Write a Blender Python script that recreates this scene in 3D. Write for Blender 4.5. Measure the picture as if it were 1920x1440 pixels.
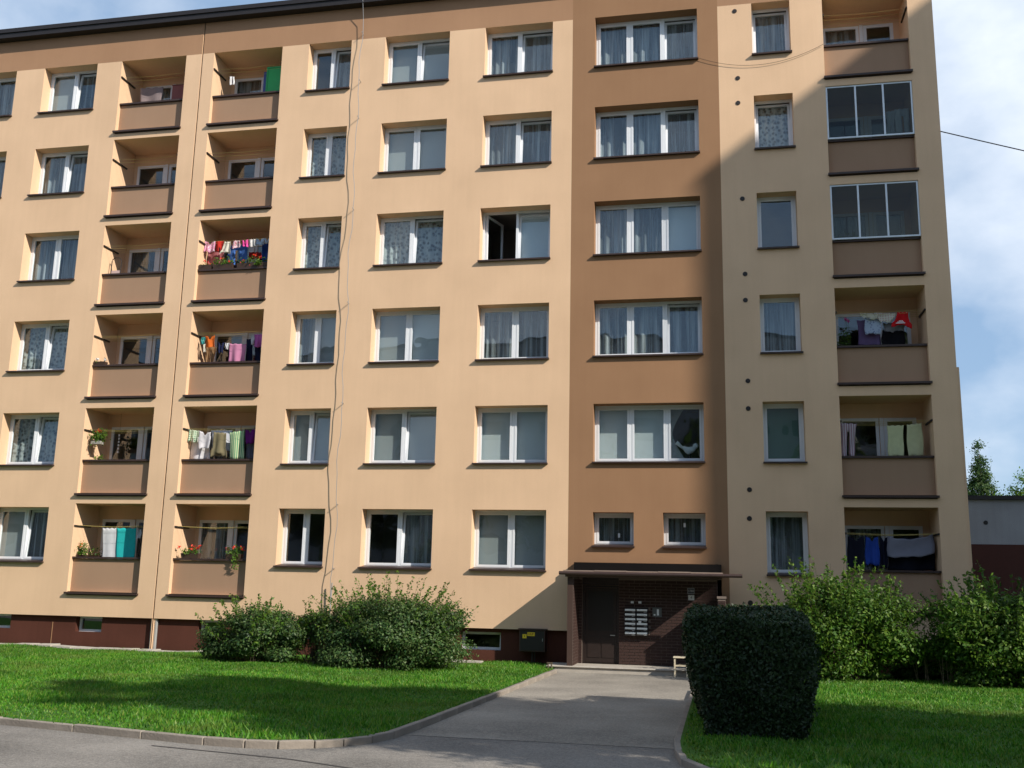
import bpy, bmesh, math, random
import numpy as np
from mathutils import Vector, Matrix

R = random.Random(7)
NR = np.random.default_rng(11)
for o in list(bpy.data.objects):
    bpy.data.objects.remove(o)
scene = bpy.context.scene
col = scene.collection

# ------------------------------------------------------------------ camera
# world: X along the facade (to the right), Y into the facade (wall plane Y=0), Z up, metres
F_PX, YAW, PITCH, ROLL, CD, CZ = 1880.63, -0.204372, 0.196722, 0.0208821, 25.9097, 2.2656
cy, sy, cp, sp = math.cos(YAW), math.sin(YAW), math.cos(PITCH), math.sin(PITCH)
FW = Vector((sy * cp, cy * cp, sp)); R0 = Vector((cy, -sy, 0)); U0 = R0.cross(FW)
RT = R0 * math.cos(ROLL) + U0 * math.sin(ROLL)
UP = U0 * math.cos(ROLL) - R0 * math.sin(ROLL)
CAM = Vector((0, -CD, CZ))
cd = bpy.data.cameras.new('camera'); cam = bpy.data.objects.new('camera', cd); col.objects.link(cam)
cd.sensor_fit = 'HORIZONTAL'; cd.sensor_width = 36; cd.lens = F_PX / 1920 * 36
cd.clip_start = 0.1; cd.clip_end = 3000
cam.matrix_world = Matrix(((RT.x, UP.x, -FW.x, CAM.x), (RT.y, UP.y, -FW.y, CAM.y), (RT.z, UP.z, -FW.z, CAM.z), (0, 0, 0, 1)))
scene.camera = cam
scene.render.resolution_x, scene.render.resolution_y = 1024, 768

def at(px, py, Y):
    """photo pixel -> point on the plane parallel to the facade at depth Y"""
    d = FW + RT * ((px - 960) / F_PX) - UP * ((py - 720) / F_PX)
    return CAM + d * ((Y - CAM.y) / d.y)
def pix(p):
    v = Vector(p) - CAM; c = v.dot(FW)
    return 960 + F_PX * v.dot(RT) / c, 720 - F_PX * v.dot(UP) / c

# ------------------------------------------------------------------ light
SUN = Vector((1.85, -1.0, 1.40)).normalized()          # towards the sun
EL = math.asin(SUN.z); AZ = math.atan2(SUN.x, SUN.y)
w = bpy.data.worlds.new('World'); scene.world = w; w.use_nodes = True
nt = w.node_tree; N = nt.nodes; L = nt.links; N.clear()
sky = N.new('ShaderNodeTexSky'); sky.sky_type = 'NISHITA'; sky.sun_disc = False
sky.sun_elevation = EL; sky.sun_rotation = AZ
sky.air_density = 1.0; sky.dust_density = 0.4; sky.ozone_density = 3.0
tc = N.new('ShaderNodeTexCoord'); mp = N.new('ShaderNodeMapping'); mp.inputs['Scale'].default_value = (1, 1, 1.5)
mp.inputs['Location'].default_value = (4.17, 3.36, 1.25)
n1 = N.new('ShaderNodeTexNoise'); n1.inputs['Scale'].default_value = 3.0; n1.inputs['Detail'].default_value = 7; n1.inputs['Roughness'].default_value = 0.52
rp = N.new('ShaderNodeValToRGB'); rp.color_ramp.elements[0].position = 0.44; rp.color_ramp.elements[1].position = 0.68
mx = N.new('ShaderNodeMix'); mx.data_type = 'RGBA'
mul = N.new('ShaderNodeMath'); mul.operation = 'MULTIPLY_ADD'; mul.inputs[1].default_value = 0.85; mul.inputs[2].default_value = 0.0
L.new(tc.outputs['Generated'], mp.inputs['Vector']); L.new(mp.outputs['Vector'], n1.inputs['Vector'])
L.new(n1.outputs['Fac'], rp.inputs['Fac']); L.new(rp.outputs['Color'], mul.inputs[0]); L.new(mul.outputs[0], mx.inputs['Factor'])
vl = N.new('ShaderNodeMix'); vl.data_type = 'RGBA'; vl.inputs['Factor'].default_value = 0.52; vl.inputs['B'].default_value = (4.9, 7.2, 10.4, 1)
L.new(sky.outputs['Color'], vl.inputs['A']); L.new(vl.outputs['Result'], mx.inputs['A']); mx.inputs['B'].default_value = (10.5, 11.2, 12.2, 1)
bg = N.new('ShaderNodeBackground'); bg.inputs['Strength'].default_value = 0.08
ow = N.new('ShaderNodeOutputWorld')
L.new(mx.outputs['Result'], bg.inputs['Color']); L.new(bg.outputs['Background'], ow.inputs['Surface'])
sl = bpy.data.lights.new('sun', 'SUN'); sl.energy = 5.0; sl.angle = math.radians(0.53); sl.color = (1.0, 0.93, 0.82)
so = bpy.data.objects.new('sun', sl); col.objects.link(so)
so.rotation_euler = (-SUN).to_track_quat('-Z', 'Y').to_euler(); so.location = (20, -20, 40)
vs = scene.view_settings
vs.view_transform = 'Standard'; vs.look = 'None'; vs.gamma = 1.0; vs.use_curve_mapping = False
vs.exposure = 0.31
scene.render.engine = 'CYCLES'

# ------------------------------------------------------------------ materials
MATS = {}
def nodes(name):
    m = bpy.data.materials.new(name); m.use_nodes = True; MATS[name] = m
    nt = m.node_tree; return m, nt.nodes, nt.links, nt.nodes['Principled BSDF']
def rgba(c): return (c[0], c[1], c[2], 1)
def plain(name, c, rough=0.6, metal=0.0, var=0.12, scale=6.0, bump=0.0, bscale=120.0, spec=0.4):
    m, N, L, b = nodes(name)
    b.inputs['Roughness'].default_value = rough; b.inputs['Metallic'].default_value = metal
    b.inputs['Specular IOR Level'].default_value = spec
    tc = N.new('ShaderNodeTexCoord'); nz = N.new('ShaderNodeTexNoise')
    nz.inputs['Scale'].default_value = scale; nz.inputs['Detail'].default_value = 5
    L.new(tc.outputs['Object'], nz.inputs['Vector'])
    mx = N.new('ShaderNodeMix'); mx.data_type = 'RGBA'
    mx.inputs['A'].default_value = rgba([v * (1 - var) for v in c]); mx.inputs['B'].default_value = rgba([min(1, v * (1 + var)) for v in c])
    L.new(nz.outputs['Fac'], mx.inputs['Factor']); L.new(mx.outputs['Result'], b.inputs['Base Color'])
    if bump:
        n2 = N.new('ShaderNodeTexNoise'); n2.inputs['Scale'].default_value = bscale; n2.inputs['Detail'].default_value = 3
        L.new(tc.outputs['Object'], n2.inputs['Vector'])
        bp = N.new('ShaderNodeBump'); bp.inputs['Strength'].default_value = bump; bp.inputs['Distance'].default_value = 0.01
        L.new(n2.outputs['Fac'], bp.inputs['Height']); L.new(bp.outputs['Normal'], b.inputs['Normal'])
    return m
def stucco(name, c, stain=0.10):
    """scratched plaster: fine grain, faint large patches, faint vertical rain streaks"""
    m, N, L, b = nodes(name)
    b.inputs['Roughness'].default_value = 0.92; b.inputs['Specular IOR Level'].default_value = 0.2
    tc = N.new('ShaderNodeTexCoord')
    big = N.new('ShaderNodeTexNoise'); big.inputs['Scale'].default_value = 0.7; big.inputs['Detail'].default_value = 6
    L.new(tc.outputs['Object'], big.inputs['Vector'])
    mp = N.new('ShaderNodeMapping'); mp.inputs['Scale'].default_value = (7, 7, 0.5)
    L.new(tc.outputs['Object'], mp.inputs['Vector'])
    st = N.new('ShaderNodeTexNoise'); st.inputs['Scale'].default_value = 1.0; st.inputs['Detail'].default_value = 4
    L.new(mp.outputs['Vector'], st.inputs['Vector'])
    gr = N.new('ShaderNodeTexNoise'); gr.inputs['Scale'].default_value = 45; gr.inputs['Detail'].default_value = 4
    L.new(tc.outputs['Object'], gr.inputs['Vector'])
    a = N.new('ShaderNodeMath'); a.operation = 'ADD'; a.operation = 'MULTIPLY_ADD'; L.new(st.outputs['Fac'], a.inputs[0]); a.inputs[1].default_value = 0.30; L.new(big.outputs['Fac'], a.inputs[2])
    a2 = N.new('ShaderNodeMath'); a2.operation = 'MULTIPLY_ADD'; L.new(gr.outputs['Fac'], a2.inputs[0]); a2.inputs[1].default_value = 0.7; L.new(a.outputs[0], a2.inputs[2])
    mr = N.new('ShaderNodeMapRange'); mr.inputs['From Min'].default_value = 0.70; mr.inputs['From Max'].default_value = 1.30
    L.new(a2.outputs[0], mr.inputs['Value'])
    mx = N.new('ShaderNodeMix'); mx.data_type = 'RGBA'
    mx.inputs['A'].default_value = rgba([c[0] * (1 - stain), c[1] * (1 - stain * 1.1), c[2] * (1 - stain * 1.2)])
    mx.inputs['B'].default_value = rgba([min(1, v * (1 + stain * .6)) for v in c])
    L.new(mr.outputs['Result'], mx.inputs['Factor']); L.new(mx.outputs['Result'], b.inputs['Base Color'])
    n2 = N.new('ShaderNodeTexNoise'); n2.inputs['Scale'].default_value = 160; n2.inputs['Detail'].default_value = 2
    L.new(tc.outputs['Object'], n2.inputs['Vector'])
    bp = N.new('ShaderNodeBump'); bp.inputs['Strength'].default_value = 0.35; bp.inputs['Distance'].default_value = 0.006
    L.new(n2.outputs['Fac'], bp.inputs['Height']); L.new(bp.outputs['Normal'], b.inputs['Normal'])
    return m
BEIGE = stucco('beige_plaster', (0.695, 0.474, 0.306))
BROWN = stucco('brown_plaster', (0.30, 0.168, 0.092))
BAND = stucco('brown_band_plaster', (0.365, 0.21, 0.122))
PANEL = stucco('parapet_plaster', (0.335, 0.212, 0.138), 0.08)
PLINTH = stucco('plinth_plaster', (0.085, 0.030, 0.020), 0.25)
WHITE = plain('white_pvc', (0.72, 0.74, 0.77), 0.35, var=0.04)
SILL = plain('brown_metal', (0.045, 0.026, 0.022), 0.45, var=0.25)
ROOF = plain('roof_metal', (0.018, 0.014, 0.014), 0.5, var=0.3)
DARK = plain('dark_steel', (0.02, 0.016, 0.015), 0.55)
STEEL = plain('galvanised_steel', (0.42, 0.42, 0.42), 0.45, metal=0.6)
ALU = plain('aluminium', (0.62, 0.65, 0.68), 0.4, metal=0.3)
ROOM = plain('room_wall', (0.20, 0.18, 0.16), 0.9)
DOORM = plain('dark_door', (0.020, 0.012, 0.010), 0.5, var=0.3)
BRICK = plain('brown_brick', (0.038, 0.017, 0.013), 0.75, var=0.3, scale=30, bump=0.4)
MORTAR = plain('mortar', (0.20, 0.155, 0.13), 0.95, bump=0.4)
CONC = plain('concrete', (0.40, 0.36, 0.31), 0.9, var=0.22, scale=5, bump=0.5, bscale=60)
KERBM = plain('kerb_concrete', (0.25, 0.215, 0.18), 0.9, var=0.45, scale=4, bump=0.6, bscale=40)
CREAM = plain('cream_paint', (0.62, 0.53, 0.38), 0.5)
BARK = plain('bark', (0.10, 0.075, 0.05), 0.9, var=0.35, scale=14, bump=0.7, bscale=30)
SOIL = plain('soil', (0.06, 0.042, 0.028), 0.95, var=0.4)
GREYW = stucco('grey_white_plaster', (0.36, 0.37, 0.40), 0.22)
PLASTIC = plain('brown_plastic', (0.06, 0.035, 0.025), 0.5)

def glass_mat(name='window_glass', f0=.065, tint=(0.86, 0.90, 0.90)):
    m, N, L, b = nodes(name); N.remove(b); out = N['Material Output']
    tr = N.new('ShaderNodeBsdfTransparent'); tr.inputs['Color'].default_value = rgba(tint)
    gl = N.new('ShaderNodeBsdfGlossy'); gl.inputs['Roughness'].default_value = 0.0; gl.inputs['Color'].default_value = (0.93, 0.96, 1, 1)
    ge = N.new('ShaderNodeNewGeometry'); dt = N.new('ShaderNodeVectorMath'); dt.operation = 'DOT_PRODUCT'
    L.new(ge.outputs['Normal'], dt.inputs[0]); L.new(ge.outputs['Incoming'], dt.inputs[1])
    ab = N.new('ShaderNodeMath'); ab.operation = 'ABSOLUTE'; L.new(dt.outputs['Value'], ab.inputs[0])
    om = N.new('ShaderNodeMath'); om.operation = 'SUBTRACT'; om.inputs[0].default_value = 1; L.new(ab.outputs[0], om.inputs[1])
    pw = N.new('ShaderNodeMath'); pw.operation = 'POWER'; L.new(om.outputs[0], pw.inputs[0]); pw.inputs[1].default_value = 5   # Schlick
    fr = N.new('ShaderNodeMath'); fr.operation = 'MULTIPLY_ADD'; L.new(pw.outputs[0], fr.inputs[0]); fr.inputs[1].default_value = 1 - f0; fr.inputs[2].default_value = f0
    tc = N.new('ShaderNodeTexCoord'); nz = N.new('ShaderNodeTexNoise'); nz.inputs['Scale'].default_value = 1.1; nz.inputs['Detail'].default_value = 1
    L.new(tc.outputs['Object'], nz.inputs['Vector'])
    bp = N.new('ShaderNodeBump'); bp.inputs['Strength'].default_value = 0.25; bp.inputs['Distance'].default_value = 0.03
    L.new(nz.outputs['Fac'], bp.inputs['Height']); L.new(bp.outputs['Normal'], gl.inputs['Normal'])
    mx = N.new('ShaderNodeMixShader'); L.new(fr.outputs[0], mx.inputs[0]); L.new(tr.outputs[0], mx.inputs[1]); L.new(gl.outputs[0], mx.inputs[2])
    L.new(mx.outputs[0], out.inputs['Surface']); return m
GLASS = glass_mat(); GLASS1 = glass_mat('single_glass', .022, (.66, .69, .66))
GLASS2 = plain('far_glass', (.03, .04, .05), .08)
def curtain_mat(name, c, dens, kind):
    m, N, L, b = nodes(name); out = N['Material Output']
    b.inputs['Base Color'].default_value = rgba(c); b.inputs['Roughness'].default_value = 0.9
    tr = N.new('ShaderNodeBsdfTransparent')
    mx = N.new('ShaderNodeMixShader'); tc = N.new('ShaderNodeTexCoord')
    mr = N.new('ShaderNodeMapRange'); mr.inputs['To Min'].default_value = dens[0]; mr.inputs['To Max'].default_value = dens[1]
    if kind == 'lace':
        v = N.new('ShaderNodeTexVoronoi'); v.inputs['Scale'].default_value = 9
        L.new(tc.outputs['Object'], v.inputs['Vector']); L.new(v.outputs['Distance'], mr.inputs['Value'])
        mr.inputs['From Min'].default_value = 0.15; mr.inputs['From Max'].default_value = 0.6
    else:
        mp = N.new('ShaderNodeMapping'); mp.inputs['Scale'].default_value = (7, 7, 0.25)
        L.new(tc.outputs['Object'], mp.inputs['Vector'])
        v = N.new('ShaderNodeTexNoise'); v.inputs['Scale'].default_value = 1.5; v.inputs['Detail'].default_value = 5
        L.new(mp.outputs['Vector'], v.inputs['Vector']); L.new(v.outputs['Fac'], mr.inputs['Value'])
        mr.inputs['From Min'].default_value = 0.42; mr.inputs['From Max'].default_value = 0.68
    L.new(mr.outputs['Result'], mx.inputs[0]); L.new(tr.outputs[0], mx.inputs[1]); L.new(b.outputs[0], mx.inputs[2])
    L.new(mx.outputs[0], out.inputs['Surface']); return m
SHEER = curtain_mat('sheer_curtain', (0.62, 0.64, 0.68), (0.22, 0.85), 'fold')
LACE = curtain_mat('lace_curtain', (0.62, 0.64, 0.64), (0.15, 0.85), 'lace')
def blind_mat(name, c):
    m, N, L, b = nodes(name); b.inputs['Roughness'].default_value = 0.7
    tc = N.new('ShaderNodeTexCoord'); wv = N.new('ShaderNodeTexWave'); wv.bands_direction = 'Z'; wv.inputs['Scale'].default_value = 12.5
    wv.inputs['Distortion'].default_value = 0.0
    L.new(tc.outputs['Object'], wv.inputs['Vector'])
    mx = N.new('ShaderNodeMix'); mx.data_type = 'RGBA'
    mx.inputs['A'].default_value = rgba([v * .72 for v in c]); mx.inputs['B'].default_value = rgba(c)
    L.new(wv.outputs['Fac'], mx.inputs['Factor']); L.new(mx.outputs['Result'], b.inputs['Base Color']); return m
BLIND = blind_mat('grey_blind', (0.50, 0.51, 0.52))
BLINDW = blind_mat('white_blind', (0.80, 0.82, 0.84))
BLINDG = blind_mat('green_blind', (0.14, 0.24, 0.19))

def leaf_mat(name, cols, trans=0.35, dry=None):
    m, N, L, b = nodes(name); out = N['Material Output']
    ge = N.new('ShaderNodeNewGeometry'); rp = N.new('ShaderNodeValToRGB')
    el = rp.color_ramp.elements
    el[0].position = 0; el[0].color = rgba(cols[0]); el[1].position = 1; el[1].color = rgba(cols[-1])
    for i, c in enumerate(cols[1:-1]):
        e = el.new((i + 1) / (len(cols) - 1)); e.color = rgba(c)
    L.new(ge.outputs['Random Per Island'], rp.inputs['Fac'])
    tc = N.new('ShaderNodeTexCoord'); nz = N.new('ShaderNodeTexNoise'); nz.inputs['Scale'].default_value = 0.9; nz.inputs['Detail'].default_value = 4
    L.new(tc.outputs['Object'], nz.inputs['Vector'])
    mr = N.new('ShaderNodeMapRange'); mr.inputs['From Min'].default_value = 0.3; mr.inputs['From Max'].default_value = 0.7
    mr.inputs['To Min'].default_value = 0.72; mr.inputs['To Max'].default_value = 1.25; L.new(nz.outputs['Fac'], mr.inputs['Value'])
    mm = N.new('ShaderNodeMix'); mm.data_type = 'RGBA'; mm.blend_type = 'MULTIPLY'; mm.inputs['Factor'].default_value = 1
    L.new(rp.outputs['Color'], mm.inputs['A']); L.new(mr.outputs['Result'], mm.inputs['B'])
    if dry:
        n3 = N.new('ShaderNodeTexNoise'); n3.inputs['Scale'].default_value = 0.75; n3.inputs['Detail'].default_value = 6; n3.inputs['Roughness'].default_value = 0.65
        L.new(tc.outputs['Object'], n3.inputs['Vector'])
        r3 = N.new('ShaderNodeMapRange'); r3.inputs['From Min'].default_value = 0.52; r3.inputs['From Max'].default_value = 0.72; r3.inputs['To Max'].default_value = 0.75
        L.new(n3.outputs['Fac'], r3.inputs['Value']); m3 = N.new('ShaderNodeMix'); m3.data_type = 'RGBA'
        L.new(r3.outputs['Result'], m3.inputs['Factor']); L.new(mm.outputs['Result'], m3.inputs['A']); m3.inputs['B'].default_value = rgba(dry); mm = m3
    L.new(mm.outputs['Result'], b.inputs['Base Color']); b.inputs['Roughness'].default_value = 0.5; b.inputs['Specular IOR Level'].default_value = 0.35
    tl = N.new('ShaderNodeBsdfTranslucent'); L.new(mm.outputs['Result'], tl.inputs['Color'])
    mx = N.new('ShaderNodeMixShader'); mx.inputs[0].default_value = trans
    L.new(b.outputs[0], mx.inputs[1]); L.new(tl.outputs[0], mx.inputs[2]); L.new(mx.outputs[0], out.inputs['Surface'])
    return m
LEAF_BUSH = leaf_mat('shrub_leaves', [(0.02, 0.06, 0.016), (0.045, 0.105, 0.024), (0.10, 0.17, 0.045), (0.08, 0.11, 0.036)])
LEAF_LIGHT = leaf_mat('light_shrub_leaves', [(0.03, 0.09, 0.01), (0.08, 0.19, 0.018), (0.165, 0.26, 0.032), (0.06, 0.14, 0.018)], 0.45)
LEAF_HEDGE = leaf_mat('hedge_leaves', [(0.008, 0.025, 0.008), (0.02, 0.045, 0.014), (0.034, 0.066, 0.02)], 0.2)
LEAF_TREE = leaf_mat('tree_leaves', [(0.04, 0.08, 0.02), (0.08, 0.13, 0.03), (0.11, 0.15, 0.035)])
GRASSM = leaf_mat('grass_blades', [(0.03, 0.12, 0.008), (0.06, 0.22, 0.012), (0.10, 0.28, 0.018), (0.22, 0.30, 0.05)], 0.4, (0.17, 0.22, 0.045))
PETAL = plain('red_petals', (0.75, 0.05, 0.02), 0.6, var=0.25, scale=40)
PINKP = plain('pink_petals', (0.65, 0.08, 0.30), 0.6)

def ground_mat(name, c1, c2, fine, big, bump):
    m, N, L, b = nodes(name); b.inputs['Roughness'].default_value = 0.93; b.inputs['Specular IOR Level'].default_value = 0.25
    tc = N.new('ShaderNodeTexCoord')
    a = N.new('ShaderNodeTexNoise'); a.inputs['Scale'].default_value = big; a.inputs['Detail'].default_value = 7; L.new(tc.outputs['Object'], a.inputs['Vector'])
    f = N.new('ShaderNodeTexVoronoi'); f.inputs['Scale'].default_value = fine; L.new(tc.outputs['Object'], f.inputs['Vector'])
    f2 = N.new('ShaderNodeTexNoise'); f2.inputs['Scale'].default_value = fine * .4; f2.inputs['Detail'].default_value = 4; L.new(tc.outputs['Object'], f2.inputs['Vector'])
    s = N.new('ShaderNodeMath'); s.operation = 'MULTIPLY_ADD'; L.new(f.outputs['Distance'], s.inputs[0]); s.inputs[1].default_value = 0.45; L.new(a.outputs['Fac'], s.inputs[2])
    s2 = N.new('ShaderNodeMath'); s2.operation = 'MULTIPLY_ADD'; L.new(f2.outputs['Fac'], s2.inputs[0]); s2.inputs[1].default_value = 0.6; L.new(s.outputs[0], s2.inputs[2])
    mr = N.new('ShaderNodeMapRange'); mr.inputs['From Min'].default_value = 0.65; mr.inputs['From Max'].default_value = 1.3; L.new(s2.outputs[0], mr.inputs['Value'])
    mx = N.new('ShaderNodeMix'); mx.data_type = 'RGBA'; mx.inputs['A'].default_value = rgba(c1); mx.inputs['B'].default_value = rgba(c2)
    L.new(mr.outputs['Result'], mx.inputs['Factor']); L.new(mx.outputs['Result'], b.inputs['Base Color'])
    bp = N.new('ShaderNodeBump'); bp.inputs['Strength'].default_value = bump; bp.inputs['Distance'].default_value = 0.01
    L.new(s2.outputs[0], bp.inputs['Height']); L.new(bp.outputs['Normal'], b.inputs['Normal']); return m
ASPHALT = ground_mat('asphalt', (0.085, 0.078, 0.07), (0.27, 0.247, 0.22), 55, 0.7, 0.8)
PATHM = ground_mat('path_asphalt', (0.12, 0.108, 0.094), (0.34, 0.307, 0.26), 55, 0.6, 0.8)
TURF = ground_mat('turf', (0.02, 0.07, 0.006), (0.055, 0.14, 0.014), 60, 1.5, 0.8)
FIELD = ground_mat('field', (0.05, 0.09, 0.02), (0.09, 0.14, 0.04), 12, 0.3, 0.3)

CLOTH = {}
def cloth_mat(c, pattern=None, c2=None, trans=0.25):
    key = (c, pattern, c2)
    if key in CLOTH: return CLOTH[key]
    m, N, L, b = nodes('cloth'); out = N['Material Output']; b.inputs['Roughness'].default_value = 0.9; b.inputs['Specular IOR Level'].default_value = 0.15
    src = None
    tc = N.new('ShaderNodeTexCoord')
    if pattern:
        mx = N.new('ShaderNodeMix'); mx.data_type = 'RGBA'; mx.inputs['A'].default_value = rgba(c); mx.inputs['B'].default_value = rgba(c2)
        if pattern == 'stripes':
            wv = N.new('ShaderNodeTexWave'); wv.bands_direction = 'X'; wv.inputs['Scale'].default_value = 5.5; L.new(tc.outputs['Object'], wv.inputs['Vector'])
            rp = N.new('ShaderNodeMath'); rp.operation = 'GREATER_THAN'; rp.inputs[1].default_value = 0.5; L.new(wv.outputs['Fac'], rp.inputs[0]); L.new(rp.outputs[0], mx.inputs['Factor'])
        elif pattern == 'plaid':
            w1 = N.new('ShaderNodeTexWave'); w1.bands_direction = 'X'; w1.inputs['Scale'].default_value = 5; L.new(tc.outputs['Object'], w1.inputs['Vector'])
            w2 = N.new('ShaderNodeTexWave'); w2.bands_direction = 'Z'; w2.inputs['Scale'].default_value = 5; L.new(tc.outputs['Object'], w2.inputs['Vector'])
            a = N.new('ShaderNodeMath'); a.operation = 'MULTIPLY'; L.new(w1.outputs['Fac'], a.inputs[0]); L.new(w2.outputs['Fac'], a.inputs[1]); L.new(a.outputs[0], mx.inputs['Factor'])
        else:
            v = N.new('ShaderNodeTexVoronoi'); v.inputs['Scale'].default_value = 18; L.new(tc.outputs['Object'], v.inputs['Vector'])
            rp = N.new('ShaderNodeMath'); rp.operation = 'LESS_THAN'; rp.inputs[1].default_value = 0.35; L.new(v.outputs['Distance'], rp.inputs[0]); L.new(rp.outputs[0], mx.inputs['Factor'])
        src = mx.outputs['Result']
    else:
        nz = N.new('ShaderNodeTexNoise'); nz.inputs['Scale'].default_value = 9; L.new(tc.outputs['Object'], nz.inputs['Vector'])
        mx = N.new('ShaderNodeMix'); mx.data_type = 'RGBA'; mx.inputs['A'].default_value = rgba([v * .88 for v in c]); mx.inputs['B'].default_value = rgba([min(1, v * 1.08) for v in c])
        L.new(nz.outputs['Fac'], mx.inputs['Factor']); src = mx.outputs['Result']
    L.new(src, b.inputs['Base Color'])
    tl = N.new('ShaderNodeBsdfTranslucent'); L.new(src, tl.inputs['Color'])
    ms = N.new('ShaderNodeMixShader'); ms.inputs[0].default_value = trans; L.new(b.outputs[0], ms.inputs[1]); L.new(tl.outputs[0], ms.inputs[2]); L.new(ms.outputs[0], out.inputs['Surface'])
    CLOTH[key] = m; return m

# ------------------------------------------------------------------ mesh helpers
def wpos(o):
    p = Vector((0, 0, 0))
    while o: p += o.location; o = o.parent
    return p
def tag(o, label=None, cat=None, group=None, kind=None):
    if label: o['label'] = label
    if cat: o['category'] = cat
    if group: o['group'] = group
    if kind: o['kind'] = kind
    return o
def empty(name, loc, label, cat, group=None):
    o = bpy.data.objects.new(name, None); col.objects.link(o); o.location = loc; o.empty_display_size = 0.2
    return tag(o, label, cat, group)
class MB:
    def __init__(s): s.v = []; s.f = []
    def quad(s, *p):
        n = len(s.v); s.v += [tuple(q) for q in p]; s.f.append(tuple(range(n, n + len(p)))); return s
    def box(s, x0, x1, y0, y1, z0, z1):
        n = len(s.v)
        s.v += [(x0, y0, z0), (x1, y0, z0), (x1, y1, z0), (x0, y1, z0), (x0, y0, z1), (x1, y0, z1), (x1, y1, z1), (x0, y1, z1)]
        s.f += [tuple(n + i for i in q) for q in ((0, 3, 2, 1), (4, 5, 6, 7), (0, 1, 5, 4), (1, 2, 6, 5), (2, 3, 7, 6), (3, 0, 4, 7))]; return s
    def tube(s, pts, r, n=6, r1=None):
        pts = [Vector(p) for p in pts]; k = len(pts); base = len(s.v)
        for i, p in enumerate(pts):
            d = (pts[min(i + 1, k - 1)] - pts[max(i - 1, 0)]).normalized()
            a = d.cross(Vector((0, 0, 1)) if abs(d.z) < .9 else Vector((1, 0, 0))).normalized(); b = d.cross(a)
            rr = r if r1 is None else r + (r1 - r) * i / (k - 1)
            for j in range(n):
                t = 2 * math.pi * j / n; s.v.append(tuple(p + (a * math.cos(t) + b * math.sin(t)) * rr))
        for i in range(k - 1):
            for j in range(n):
                q = base + i * n; j2 = (j + 1) % n; s.f.append((q + j, q + j2, q + n + j2, q + n + j))
        s.f.append(tuple(base + j for j in range(n))[::-1]); s.f.append(tuple(base + (k - 1) * n + j for j in range(n))); return s
    def disc_y(s, x, y0, y1, z, r, n=16):
        return s.tube([(x, y0, z), (x, y1, z)], r, n)
    def build(s, name, mat, parent=None, smooth=False, kind=None, bevel=0, move=None):
        me = bpy.data.meshes.new(name); off = wpos(parent) if parent else Vector((0, 0, 0))
        v = s.v
        if move: v = [move @ Vector(p) for p in v]
        me.from_pydata([(p[0] - off.x, p[1] - off.y, p[2] - off.z) for p in v], [], s.f)
        me.materials.append(mat); me.update()
        if smooth:
            for p in me.polygons: p.use_smooth = True
        o = bpy.data.objects.new(name, me); col.objects.link(o); o.parent = parent
        if bevel:
            b = o.modifiers.new('bevel', 'BEVEL'); b.width = bevel; b.segments = 1; b.limit_method = 'ANGLE'
        if kind: o['kind'] = kind
        return o
def np_mesh(name, verts, faces, mat, parent=None, kind=None):
    """verts (n,3), faces (m,k) with constant k, fast"""
    me = bpy.data.meshes.new(name); k = faces.shape[1]
    off = wpos(parent) if parent else Vector((0, 0, 0))
    verts = verts - np.array(off)
    me.vertices.add(len(verts)); me.vertices.foreach_set('co', verts.astype(np.float32).ravel())
    me.loops.add(faces.size); me.loops.foreach_set('vertex_index', faces.astype(np.int32).ravel())
    me.polygons.add(len(faces)); me.polygons.foreach_set('loop_start', np.arange(0, faces.size, k, dtype=np.int32))
    me.polygons.foreach_set('loop_total', np.full(len(faces), k, dtype=np.int32))
    me.materials.append(mat); me.update(calc_edges=True); me.validate()
    o = bpy.data.objects.new(name, me); col.objects.link(o); o.parent = parent
    if kind: o['kind'] = kind
    return o
# ------------------------------------------------------------------ ground
def sm(a, b, t):
    t = max(0.0, min(1.0, (t - a) / (b - a))); return t * t * (3 - 2 * t)
def G(Y):
    if Y > -14: return 0.2 + 0.2 * min(1, max(0, (-1 - Y) / 13))
    return 0.4 + 0.25 * min(1, (-14 - Y) / 12)
def bumpy(X, Y): return 0.02 * math.sin(X * 0.9 + Y * 0.4) + 0.015 * math.sin(X * 2.3 - Y * 1.7)
def GL(X, Y): return G(Y) + 0.075 + bumpy(X, Y) * sm(0.2, 1.2, KLY(X) * -1 + Y) * sm(3.95, 4.6, -X)
def GR(X, Y): return 0.47 - 0.009 * (13 + Y) + bumpy(X, Y) * sm(-0.3, 0.5, X) - 0.07 * sm(0.9, -0.5, X) * sm(-11, -4, Y)
KL = [(-60, -11.6), (-30, -11.6), (-20, -11.9), (-14, -12.9), (-11, -13.74), (-8.9, -14.24), (-7.66, -14.51), (-6.6, -14.76), (-5.71, -14.96), (-5.2, -15.0), (-4.84, -14.95), (-4.5, -14.75), (-4.26, -14.5), (-4.06, -14.12), (-3.95, -13.66)]
def interp(P, x):
    for (a, b), (c, d) in zip(P, P[1:]):
        if x <= c: return b + (d - b) * (x - a) / (c - a)
    return P[-1][1]
def KLY(X): return interp(KL, X)
KR = [(-0.5, -13.1), (-0.46, -13.9), (-0.36, -14.6), (-0.1, -15.2), (0.3, -15.55), (1.0, -15.75), (60, -15.9)]
def KRY(X): return interp(KR, X)

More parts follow.
